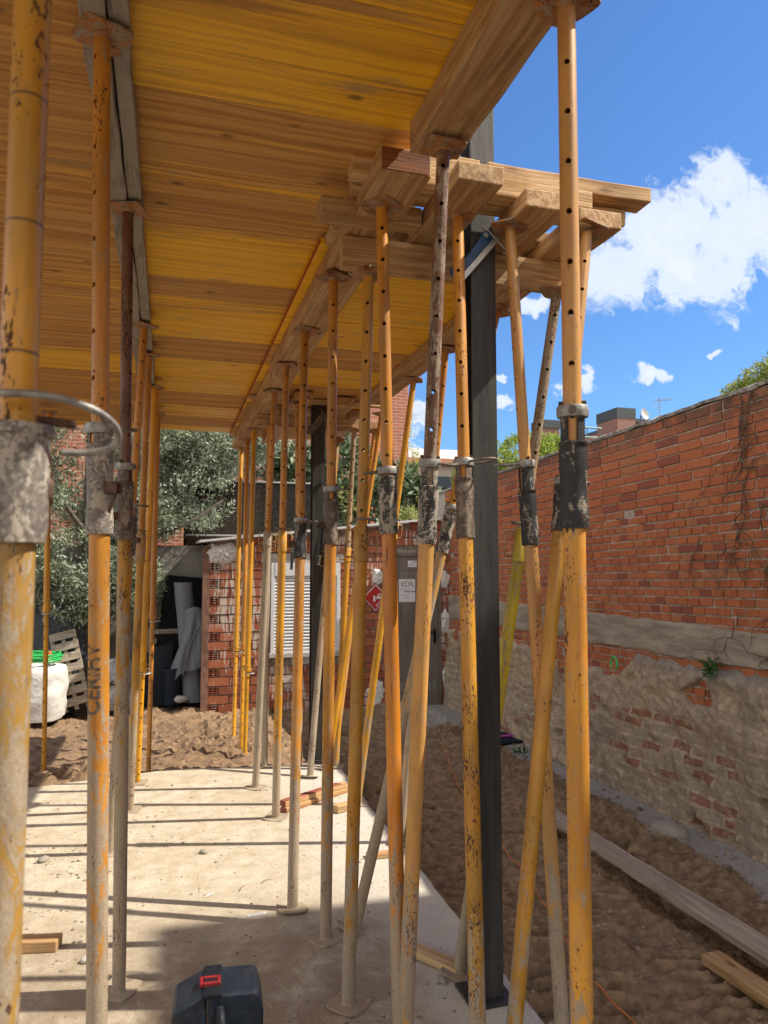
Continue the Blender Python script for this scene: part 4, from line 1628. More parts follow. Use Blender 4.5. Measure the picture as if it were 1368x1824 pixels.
mt = MB()
vs = []
for j in range(13):
    for i in range(19):
        x, y = 3.02 + .50 * i / 18, 7.02 + .42 * j / 12
        vs.append((x, y, ground_z(x, y) + .035 + .01 * noise.noise(Vector((x * 7, y * 7, 0)))))
mt.add(vs, [(j * 19 + i, j * 19 + i + 1, (j + 1) * 19 + i + 1, (j + 1) * 19 + i) for j in range(12) for i in range(18)])
root = empty('mat', (0, 0, 0), 'flat black bag with a pink stripe lying at the foot of the wall', 'bag')
o = mt.build('sheet', plain('mat_navy', (.012, .016, .03), .6), root, smooth=180)
md = o.modifiers.new('solid', 'SOLIDIFY')
md.thickness = .02
m = MB()
m.tube([(3.02 + .49 * k / 12, 7.15 + .05 * k / 12 + .008 * math.sin(k), ground_z(3.02 + .49 * k / 12, 7.15) + .052) for k in range(13)], .012, 6)
m.build('stripe', plain('pink', (.42, .06, .36), .6, bump=0), root, smooth=60)
root.name = 'flat_bag'

# ------------------------------------------------------------------ deck of shuttering boards
ply = formwork_mat()
ZD = 2.95


def panel(x0, x1, y0, y1, z0, wear, label, th=.027, edge=None):
    root = None
    m = MB()
    n = 14
    L, W = x1 - x0, y1 - y0
    sag = random.uniform(-.002, .002)
    vs = []
    for i in range(n + 1):
        x = -L / 2 + L * i / n
        s_ = sag * math.sin(math.pi * i / n)
        for yy, zz_ in ((-W / 2, -th / 2), (W / 2, -th / 2), (W / 2, th / 2), (-W / 2, th / 2)):
            vs.append((x, yy, zz_ + s_))
    fs = [(4 * i + k, 4 * i + 4 + k, 4 * i + 4 + (k + 1) % 4, 4 * i + (k + 1) % 4) for i in range(n) for k in range(4)]
    fs += [(0, 1, 2, 3), (4 * n + 3, 4 * n + 2, 4 * n + 1, 4 * n)]
    m.add(vs, [tuple(reversed(f)) for f in fs])
    o = m.build('shuttering_board', ply, bevel=.0032, loc=((x0 + x1) / 2, (y0 + y1) / 2, z0 + th / 2 + random.uniform(0, .002)), rot=(random.uniform(-.002, .002), 0, random.uniform(-.0015, .0015)))
    o['wear'] = float(wear)
    tag(o, label, 'shuttering board', 'yellow shuttering boards of the deck')
    return o


XB = -.145
pitch = .486
rows = [(2.18 + pitch * n_, 2.18 + pitch * (n_ + 1) - .0012) for n_ in range(-8, 11)] + [(7.526, 7.80)]
wears_mid = [.5, .42, .45, .5, .44, .43, .42, .46, .57, .55, .26, .53, .24, .60, .42, .28, .60, .46, .56, .28]
wears_left = [.6, .6, .62, .60, .60, .62, .62, .64, .64, .58, .60, .56, .60, .60, .30, .60, .62, .52, .60, .42]
ORD = ['first', 'second', 'third', 'fourth', 'fifth', 'sixth', 'seventh', 'eighth', 'ninth', 'tenth', 'eleventh', 'twelfth', 'thirteenth',
       'fourteenth', 'fifteenth', 'sixteenth', 'seventeenth', 'eighteenth', 'nineteenth', 'twentieth', 'twentyfirst']
tone = lambda q: 'bright yellow' if q < .45 else ('patchy yellow' if q < .56 else 'worn brown')
nr = len(rows)
for i, (a, b_) in enumerate(rows):
    k = nr - 1 - i
    wm_ = wears_mid[i % len(wears_mid)]
    wl_ = wears_left[i % len(wears_left)]
    panel(XB + .002, .752 + random.uniform(0, .004), a, b_, ZD, wm_, '%s board between the beams, %s from the far edge' % (tone(wm_), ORD[k]))
    panel(XB - 1.98, XB - .002, a, b_, ZD, wl_, '%s board left of the grey joist, %s from the far edge' % (tone(wl_), ORD[k]))
# right bay, resting straight on the middle beam, red painted edge
a = 2.97
k = 0
red_edge = plain('edge_red', (.36, .035, .02), .6, var=.3)
wr = [.34, .34, .36, .60, .40, .60, .36, .62, .5, .6]
while a < 7.7:
    b_ = min(a + pitch - .003, 7.74)
    x1 = 1.615
    if a < 6.05 < b_ or a < 6.4 < b_ or False:
        pass
    o = panel(.585, x1, a, b_, 2.905, wr[k % 10], '%s board of the right bay behind the columns, %s from its near edge' % (tone(wr[k % 10]), ORD[k]))
    e = MB().bx(-(x1 - .585) / 2 - .0025, -(x1 - .585) / 2 + .0, -.243, .243, -.0130, .004)
    e.build('painted_edge', red_edge, o)
    a += pitch
    k += 1

G_main = 'main timber beams of the formwork'
# weathered steel-grey joist on the left: two pieces side by side
jr = empty('joist', (0, 0, 2.88), 'long weathered grey timber joist under the left seam of the deck', 'joist')
for (xa, xb, zz_, yoff) in ((-.235, -.172, 0, 0), (-.168, -.122, .012, .4)):
    y0_ = -1.5 + yoff
    while y0_ < 7.7:
        y1_ = min(y0_ + 2.55, 7.74)
        timber('length', xa, xb, y0_, y1_ - .01, zz_ - .0, .068, wood('joist_grey', (.36, .32, .27), (.17, .14, .115), knots=True, grey=.55), parent=jr, rough=.004)
        y0_ = y1_ + .001
        if y1_ >= 7.74:
            break
# near beam
nb = timber('beam', .705, .862, -1.5, 2.13, 2.85, 2.948, wood_beam, 'thick pine beam at the top right, running out over the camera', 'beam', G_main, rough=.004)
m = MB()
m.add([(.7015, -1.5, 2.865), (.7015, 2.10, 2.865), (.7015, 2.10, 2.935), (.7015, -1.5, 2.935)], [(0, 1, 2, 3)])
# middle beam
seg_y = [(2.20, 4.88), (4.885, 7.72)]
timber('beam', .625, .80, 2.20, 4.88, 2.82, 2.903, wood_beam, 'middle pine beam carrying the props nearest the steel column, cut end facing the camera', 'beam', G_main, rough=.003)
timber('beam', .63, .795, 4.885, 7.95, 2.82, 2.901, wood_beam, 'far length of the middle pine beam reaching the edge of the deck', 'beam', G_main, rough=.003)
# right beam
timber('beam', 1.455, 1.63, 3.02, 5.66, 2.85, 2.903, wood_beam, 'right hand pine beam against the sky behind the first steel column', 'beam', G_main, rough=.004)
timber('beam', 1.49, 1.65, 6.2, 7.75, 2.85, 2.902, wood_pale, 'far pine beam behind the second steel column, over the leaves', 'beam', G_main, rough=.003)
timber('beam', .92, 1.07, 6.2, 7.75, 2.85, 2.902, wood_pale, 'far pine beam between the middle beam and the second steel column', 'beam', G_main, rough=.003)

G_pl = 'planks of the timber head round the first steel column'


def head(y0, far):
    """timber head round a column; y0 = shift from the first column"""
    s = 'second' if far else 'first'
    grp = 'planks of the timber head round the %s steel column' % s
    dy = y0
    T = 2.885
    ox = .04 if far else 0
    # cross timbers under the boards, ends facing the camera
    if not far:
        cross = [(.885, 1.05, 2.18, 2.96, 'widest cross timber left of the column with white plaster on its end'),
                 (1.185, 1.355, 2.28, 2.98, 'cross timber just right of the steel column with a rough sawn end'),
                 (1.44, 1.615, 2.35, 3.0, 'outermost cross timber above the sky on the right')]
    else:
        cross = [(.90, 1.04, 5.52, 6.4, 'cross timber left of the far steel column'),
                 (1.25, 1.40, 5.62, 6.4, 'cross timber right of the far steel column')]
    for xa, xb, ya, yb, lb_ in cross:
        timber('cross_timber', xa, xb, ya, yb, T - .067, T, wood_beam, lb_, 'timber', grp, rough=.004, bev=.005)
    # boards across on top
    yy = (2.36 if not far else 5.80)
    bl = [(.575, 1.50, yy, yy + .075, T + .003, T + .068, wood_pale, 'front pine board of the timber head, lower layer'),
          (.56, 1.05, yy + .01, yy + .10, T + .071, T + .128, wood_pale, 'short board on top of the front of the timber head, behind the near beam end'),
          (1.08, 1.765, yy + .012, yy + .105, T + .071, T + .128, wood_fresh, 'longest board of the timber head, sticking out to the right against the clouds'),
          (.60, 1.70, yy + .085, yy + .165, T + .003, T + .065, wood_pale, 'second pine board of the timber head, just in front of the column'),
          (.60, 1.65, yy + .31, yy + .445, T + .003, T + .045, wood_fresh, 'pine board of the timber head just behind the column'),
          (.60, 1.65, yy + .45, yy + .60, T + .004, T + .045, wood_pale, 'rearmost pine board of the timber head')]
    for k_, (xa, xb, ya, yb, za, zb, mt_, lb_) in enumerate(bl):
        if far:
            if k_ in (1, 2):
                continue
            za, zb = T - .0 + .003, T + .016
            lb_ = ['front board', '', '', 'second board', 'board behind the column', 'rear board'][k_] + ' of the timber head round the far steel column'
        timber('plank', xa, xb, ya, yb, za, zb, mt_, lb_, 'plank', grp, rough=.003)
    # plank on edge behind the column
    if not far:
        timber('edge_plank', .612, 1.66, 2.672, 2.722, 2.69, T - .069, wood_beam, 'wide plank set on edge behind the first steel column, clamped to it', 'plank', grp, rough=.002)
        timber('plank', .50, .88, 2.52, 2.60, T - .07, T - .002, wood_fresh, 'short timber end poking out left of the middle beam', 'plank', grp, rough=.003)
    else:
        timber('edge_plank', .69, 1.74, 6.115, 6.165, 2.715, T - .069, wood_beam, 'wide plank set on edge behind the second steel column', 'plank', grp, rough=.002)


head(0, False)
head(0, True)
# sawn end stain on the middle beam
MB().bx(.632, .793, 2.1955, 2.1985, 2.826, 2.897).build('stained_end', wood_end)
bpy.data.objects['stained_end'].parent = bpy.data.objects['beam.001']
bpy.data.objects['stained_end'].matrix_parent_inverse = Matrix.Identity(4)
_b = bpy.data.objects['beam.001']
_e = bpy.data.objects['stained_end']
_e.matrix_parent_inverse = (Matrix.Translation(_b.location) @ _b.rotation_euler.to_matrix().to_4x4()).inverted()

# ------------------------------------------------------------------ steel columns
sc_m, t, b = new_mat('mill_steel')
v = t.add('ShaderNodeTexCoord').outputs['Object']
n1 = t.noise(t.scale(v, (14, 14, 1.2)), 1.0, 6, .65)
n2 = t.noise(v, 240, 4, .7)
n3 = t.noise(t.scale(v, (60, 60, 2)), 1.0, 4, .6)
c_ = t.mix(t.ramp(n1, .3, .7), (.035, .034, .034), (.090, .086, .082))
c_ = t.mix(t.ramp(n2, .5, .7, 0, .4), c_, (.30, .29, .285))
c_ = t.mix(t.ramp(n3, .60, .75, 0, .5), c_, (.10, .065, .04))
t.put(b.inputs['Base Color'], c_)
b.inputs['Metallic'].default_value = .75
b.inputs['Roughness'].default_value = .56
t.put(b.inputs['Normal'], t.bump(t.math('ADD', n1, n2), .35, .002))


def column(cx, cy, label, grp):
    root = empty('steel_column', (cx, cy, 0), label, 'column', grp)
    h, bw, tf, tw = .10, .10, .010, .006
    r = .009
    pts = []
    half = [(-bw / 2, -h / 2), (bw / 2, -h / 2), (bw / 2, -h / 2 + tf), (tw / 2 + r, -h / 2 + tf), (tw / 2 + .003, -h / 2 + tf + .003), (tw / 2, -h / 2 + tf + r),
            (tw / 2, h / 2 - tf - r), (tw / 2 + .003, h / 2 - tf - .003), (tw / 2 + r, h / 2 - tf), (bw / 2, h / 2 - tf), (bw / 2, h / 2), (-bw / 2, h / 2),
            (-bw / 2, h / 2 - tf), (-tw / 2 - r, h / 2 - tf), (-tw / 2 - .003, h / 2 - tf - .003), (-tw / 2, h / 2 - tf - r), (-tw / 2, -h / 2 + tf + r), (-tw / 2 - .003, -h / 2 + tf + .003), (-tw / 2 - r, -h / 2 + tf), (-bw / 2, -h / 2 + tf)]
    MB().prism(half, .014, 3.45).build('shaft', sc_m, root, bevel=.001)
    MB().bx(-.085, .085, -.085, .085, .0, .012).build('base_plate', sc_m, root, bevel=.002)
    return root


column(1.138, 2.60, 'near dark steel H column standing at the edge of the slab', 'steel H columns')
column(1.176, 6.02, 'far steel H column standing between the middle props', 'steel H columns')


def clamp(loc, ang, mat_bar, mat_arm, label):
    root = empty('clamp', loc, label, 'clamp')
    root.rotation_euler = (0, ang, 0)
    m = MB().bx(-.012, .225, -.005, .005, -.011, .011)
    m.build('bar', mat_bar, root, bevel=.001)
    m = MB()
    m.prism([(.02, .0), (.19, .0), (.20, .03), (.185, .045), (.14, .036), (.05, .03), (-.02, .042), (-.035, .03), (-.03, .0)], -.013, .013)
    m.build('arm', mat_arm, root, bevel=.003, rot=(R(90), 0, 0), loc=(0, .0, .012))
    m = MB().cyl((.205, 0, -.075), (.205, 0, .075), .006, n=12)
    m.cyl((.16, -.04, -.055), (.25, .04, -.055), .004, n=8)
    m.build('screw', mat_bar, root, smooth=50)
    m = MB().cyl((.175, -.018, .04), (.175, .018, .04), .009, n=12)
    m.build('rivet', mat_bar, root, smooth=50)
    return root


steel_b = plain('bright_steel', (.42, .41, .39), .4, .7, var=.15, scale=60)
clamp((1.045, 2.515, 2.640), R(-50), steel_b, plain('clamp_blue', (.012, .055, .16), .45, var=.4, scale=60), 'blue and steel screw clamp slanting across the near column under the timber head')
clamp((1.095, 5.93, 2.64), R(-48), plain('dull_steel', (.16, .13, .11), .6, .4, var=.4, scale=60), plain('dull_steel', (.16, .13, .11), .6), 'rusty screw clamp slanting across the top of the far column')

# ------------------------------------------------------------------ adjustable props
TABLE = {
    'B': ((-0.130,1.958,0.000), (-0.186,1.890,2.880), 'thread', (1.886,1.845,1.630)),
    'C': ((-0.141,2.999,0.000), (-0.171,2.828,2.880), 'thread', (1.923,1.865,1.653)),
    'D': ((-0.274,4.401,0.000), (-0.154,4.216,2.880), 'thread', (1.894,1.826,1.616)),
    'E': ((-0.203,5.116,0.000), (-0.144,4.801,2.880), 'pin', (1.791,1.774,1.578)),
    'F': ((-0.179,5.738,0.000), (-0.121,5.675,2.880), 'inv', (0.000,0.940,0.799)),
    'G': ((-0.118,6.346,-0.140), (-0.114,6.686,2.880), 'inv', (0.000,1.405,1.266)),
    'H': ((-0.922,6.594,-0.100), (-1.012,6.874,2.880), 'inv', (0.000,1.406,1.286)),
    'I': ((0.665,3.163,0.000), (0.665,3.077,2.810), 'thread', (1.883,1.835,1.647)),
    'J': ((0.574,3.466,0.000), (0.677,3.851,2.810), 'thread', (1.800,1.777,1.608)),
    'K': ((0.672,4.719,0.000), (0.683,4.540,2.810), 'pin', (1.784,1.777,1.651)),
    'L': ((0.623,5.392,0.000), (0.708,5.259,2.810), 'pin', (1.825,1.809,1.705)),
    'c': ((0.661,6.554,-0.200), (0.737,6.823,2.810), 'inv', (0.000,0.980,0.845)),
    'b': ((0.650,6.745,-0.220), (0.730,7.359,2.810), 'inv', (0.000,1.175,1.032)),
    'a': ((0.620,7.195,-0.240), (0.724,7.942,2.810), 'inv', (0.000,1.147,0.999)),
    'P': ((0.754,5.937,0.000), (0.766,5.969,2.700), 'pin', (1.775,1.766,1.662)),
    'Q': ((1.027,5.909,0.000), (0.935,5.614,2.810), 'pin', (1.779,1.770,1.669)),
    'R': ((1.040,5.547,0.000), (1.371,6.151,2.640), 'pin', (1.720,1.706,1.593)),
    'S': ((1.284,5.766,0.000), (1.474,5.968,2.700), 'pin', (1.733,1.715,1.604)),
    'U': ((1.281,5.836,0.000), (1.691,6.098,2.720), 'pin', (1.694,1.679,1.566)),
    'T': ((1.208,5.722,0.000), (1.658,5.771,2.800), 'pin', (1.616,1.602,1.480)),
    'V': ((1.223,4.843,0.000), (1.600,4.772,2.840), 'pin', (1.890,1.871,1.756)),
    'W': ((0.646,2.679,0.000), (0.728,2.718,2.690), 'pin', (1.731,1.705,1.572)),
    'X': ((0.727,2.316,0.000), (0.696,2.425,2.820), 'thread', (1.874,1.851,1.660)),
    'Y': ((0.740,2.326,0.000), (0.788,2.055,2.840), 'thread', (1.878,1.805,1.631)),
    'AA': ((0.802,3.209,0.000), (1.567,3.346,2.840), 'thread', (1.898,1.870,1.676)),
    'BB': ((1.289,4.118,0.000), (1.556,4.042,2.840), 'thread', (1.837,1.787,1.639)),
    'CC': ((0.878,2.051,0.000), (0.979,2.416,2.820), 'thread', (1.913,1.855,1.657)),
    'DD': ((1.103,2.763,0.000), (1.514,2.659,2.680), 'pin', (1.733,1.722,1.592)),
    'EE': ((1.282,2.298,0.000), (1.200,2.445,2.820), 'thread', (1.920,1.822,1.629)),
    'FF': ((0.982,2.090,0.000), (1.495,2.393,2.820), 'thread', (1.883,1.863,1.706)),
    'GG': ((0.873,1.487,-0.020), (0.849,1.427,2.840), 'thread', (1.913,1.842,1.655)),
    'A': ((-0.172,0.932,0.000), (-0.167,0.912,2.900), 'big', (1.720,1.707,1.577)),
}
OR = (.56, .235, .022)
YL = (.62, .29, .014)
OC = (.50, .235, .016)
PO = (.60, .31, .085)
BR = (.66, .31, .010)
RU = (.16, .065, .025)
TN = (.40, .27, .14)
YG = (.58, .42, .012)
DPO = (.58, .21, .015)
rustcol = (.17, .065, .028)
blackgr = ('black_grease', (.014, .014, .016), (.30, .26, .20), .30)
blackgr2 = ('black_speckled', (.020, .019, .018), (.34, .30, .25), .62)
browngr = ('brown_grease', (.085, .06, .045), (.24, .19, .14), .45)
greygr = ('grey_sleeve', (.17, .15, .13), (.42, .37, .31), .55)
# name: inner colour/rust, sleeve, outer colour/rust/dust/height, label
S = {
 'A': ((YL, .65, .1), greygr, ((.40, .22, .04), .5, .86, 1.7), 'nearest yellow prop at the left edge with a big grey sleeve and wire handle'),
 'B': ((OR, .35, .2), greygr, (OR, .2, .80, 1.6), 'orange prop left of the tool case with black stencilled letters down its lower tube'),
 'C': ((RU, .75, .1), browngr, (OC, .5, .9, 1.6), 'prop with a rusty brown upper tube, foot plate left of the tool case'),
 'D': ((OR, .15, .1), browngr, (OC, .7, .9, 1.2), 'leaning orange prop directly behind the rusty brown one, holes facing the camera'),
 'E': ((OR, .2, .1), 'own', (OC, .5, .8, 1.0), 'orange prop under the grey joist with a dusty lower tube and worn yellow sleeve'),
 'F': ((BR, .1, .0), 'own', (BR, .1, .1, .3), 'bright yellow prop with its thin tube down, standing on a small wood block'),
 'G': ((OR, .25, .0), 'own', (OR, .2, .1, .3), 'last prop under the far end of the grey joist, thin end in the earth'),
 'H': ((BR, .1, .0), 'own', (BR, .1, .1, .3), 'single thin yellow prop standing in the earth at the far left'),
 'I': ((OR, .45, .1), browngr, (OR, .45, .7, 1.0), 'orange prop with a brown sleeve and long hanging bar, foot at the shade edge'),
 'J': ((OR, .2, .0), blackgr, (OR, .3, .75, .9), 'orange prop with a black sleeve and hanging bar, its dusty foot in the sunlit slab'),
 'K': ((OR, .3, .1), 'own', (YL, .2, .75, .8), 'orange prop with a yellow sleeve and wire brackets, in front of the roller shutter'),
 'L': ((OR, .25, .1), 'own', (TN, .1, 1.15, 2.0), 'prop with a pale cement dusted lower tube and whitish sleeve, left of the roller shutter'),
 'a': ((BR, .1, .0), 'own', (BR, .15, .1, .3), 'leftmost of the three bright yellow props before the end of the hut wall'),
 'b': ((BR, .15, .0), 'own', (OR, .15, .1, .3), 'middle of the three bright yellow props before the end of the hut wall'),
 'c': ((BR, .1, .0), 'own', (BR, .15, .1, .3), 'rightmost of the three bright yellow props before the end of the hut wall'),
 'P': ((OR, .3, .1), 'own', (TN, .1, 1.1, 2.0), 'dusty prop half hidden just behind the pale dusted one left of the shutter'),
 'Q': ((OR, .3, .1), 'own', (OR, .3, .5, .9), 'orange prop just left of the far steel column'),
 'R': ((OC, .2, .2), 'own', (TN, .6, .8, 1.6), 'spotted pale yellow prop leaning in front of the far steel column'),
 'S': ((TN, .1, .3), 'own', (YL, .2, .3, .9), 'pale yellow prop under the right end of the far edge plank'),
 'U': ((OR, .1, .1), 'own', (PO, .15, .4, .9), 'pale orange prop slanting behind the mustard yellow prop'),
 'T': ((OR, .1, .1), 'own', (BR, .1, .3, .9), 'bright yellow slanting prop beside the pale orange one, right of the far steel column'),
 'V': ((YL, .1, .1), 'own', (BR, .15, .4, 1.3), 'yellow prop slanting from the far part of the right beam down behind the mustard prop'),
 'W': ((OC, .25, .1), 'own', (OC, .3, .65, .9), 'mustard yellow prop with a speckled yellow sleeve, foot plate right of the tool case'),
 'X': ((OR, .1, .1), blackgr2, (DPO, .12, .62, 1.0), 'deep orange prop with a black speckled sleeve, left of the brown topped prop'),
 'Y': ((RU, .6, .5), blackgr2, (PO, .25, .55, 1.0), 'brown topped prop with a pale orange lower tube, under the near beam end'),
 'AA': ((OR, .5, .1), blackgr2, (YL, .15, 1.0, 1.3), 'long slanting prop from behind the near column down to mid slab, black sleeve'),
 'BB': ((OR, .3, .1), browngr, (PO, .2, .7, 1.2), 'orange prop under the right beam, seen behind the brown topped prop'),
 'CC': ((OR, .5, .1), browngr, (OC, .95, .5, .9), 'heavily rust speckled orange prop just left of the near steel column'),
 'DD': ((TN, .6, .5), 'own', (YG, .3, .8, .75), 'greenish yellow prop slanting behind the near steel column, foot on a timber wedge'),
 'EE': ((PO, .1, .1), blackgr, (PO, .55, .6, 1.0), 'pale orange prop with a black sleeve and side handle, right of the near steel column'),
 'FF': ((PO, .15, .1), blackgr, (OC, .15, .45, 1.0), 'mustard prop leaning across behind the two right hand props'),
 'GG': ((PO, .08, .05), blackgr, ((.62, .28, .03), .6, .72, 1.0), 'large clean orange prop on the right, reaching the top of the picture'),
}
rust_metal = plain('rusted_iron', (.10, .055, .035), .85, var=.5, scale=60, bump=.6)
galv = plain('galvanised_nut', (.30, .29, .27), .55, .5, var=.35, scale=50, bump=.5)
rope = plain('wire_handle', (.17, .14, .11), .65, .3, var=.4, scale=50)


def tube_holes(m, r, z0, z1, hz0, pitch=.115, hr=.0072, n=18):
    """tube wall with a column of real round holes front (-Y) and back"""
    da = 2 * math.pi / n
    a_front = -math.pi / 2

    def P(a, z):
        return (r * math.cos(a), r * math.sin(a), z)
    rows = [z0]
    holes = []
    z = hz0
    while z < z1 - .04:
        holes.append(z)
        rows += [z - .0105, z - .0035, z + .0035, z + .0105]
        z += pitch
    rows.append(z1)
    base = len(m.v)
    ang0 = a_front - 1.5 * da
    for zz_ in rows:
        for k in range(n):
            m.v.append(P(ang0 + k * da, zz_))
    hs_ = 9 if n == 18 else n // 2
    for j in range(len(rows) - 1):
        inb = j >= 1 and (j - 1) % 4 < 3 and j - 1 < len(holes) * 4
        for k in range(n):
            if inb and (k in (0, 1, 2) or k in (hs_, hs_ + 1, hs_ + 2)):
                continue
            a_, b_ = base + j * n + k, base + j * n + (k + 1) % n
            m.f.append((a_, b_, b_ + n, a_ + n))
    for hi, hz in enumerate(holes):
        j0 = 1 + hi * 4
        for k0 in (0, hs_):
            ca = ang0 + (k0 + 1.5) * da
            border = []
            for k in range(4):
                border.append((k, 0))
            for j in range(1, 4):
                border.append((3, j))
            for k in range(2, -1, -1):
                border.append((k, 3))
            for j in range(2, 0, -1):
                border.append((0, j))
            bi_ = [base + (j0 + j) * n + (k0 + k) % n for k, j in border]
            ci = len(m.v)
            for k, j in border:
                th = math.atan2(j - 1.5, k - 1.5)
                m.v.append(P(ca + math.cos(th) * hr / r, hz + math.sin(th) * hr))
            q = len(border)
            for i in range(q):
                m.f.append((bi_[i], bi_[(i + 1) % q], ci + (i + 1) % q, ci + i))
            # wall thickness
            di = len(m.v)
            for k, j in border:
                th = math.atan2(j - 1.5, k - 1.5)
                a = ca + math.cos(th) * hr / r
                m.v.append(((r - .0035) * math.cos(a), (r - .0035) * math.sin(a), hz + math.sin(th) * hr))
            for i in range(q):
                m.f.append((ci + i, ci + (i + 1) % q, di + (i + 1) % q, di + i))
    return m


def plate(m, z, size, th, rz, seed, bend=.006, up=False):
    """square pressed plate with rounded, slightly bent corners"""
    n = 10
    c, s = math.cos(rz), math.sin(rz)
    vs = []
    for lay in (0, 1):
        for j in range(n + 1):
            for i in range(n + 1):
                u, w_ = (i / n * 2 - 1), (j / n * 2 - 1)
                k = (abs(u) * abs(w_)) ** 4
                sc = 1 - .10 * k
                x, y = u * size / 2 * sc, w_ * size / 2 * sc
                x += .003 * noise.noise(Vector((u * 2, w_ * 2, seed)))
                zz_ = bend * (abs(u * w_) ** 1.5) * (1 if up else -1) * (1 if up else -1) * (1 if up else 1) * .6 + .002 * noise.noise(Vector((u * 1.2, w_ * 1.2, seed + 9)))
                vs.append((x * c - y * s, x * s + y * c, z + zz_ + (th if lay else 0)))
    N = n + 1
    fs = []
    for j in range(n):
        for i in range(n):
            a = j * N + i
            fs.append((a, a + N, a + N + 1, a + 1))
            a += N * N
            fs.append((a, a + 1, a + N + 1, a + N))
    for i in range(n):
        for a, b_ in ((i, i + 1), (n * N + i + 1, n * N + i), ((i + 1) * N, i * N), (i * N + n, (i + 1) * N + n)):
            fs.append((a, b_, b_ + N * N, a + N * N))
    m.add(vs, fs)
    return m


PG = 'adjustable steel props holding up the formwork'


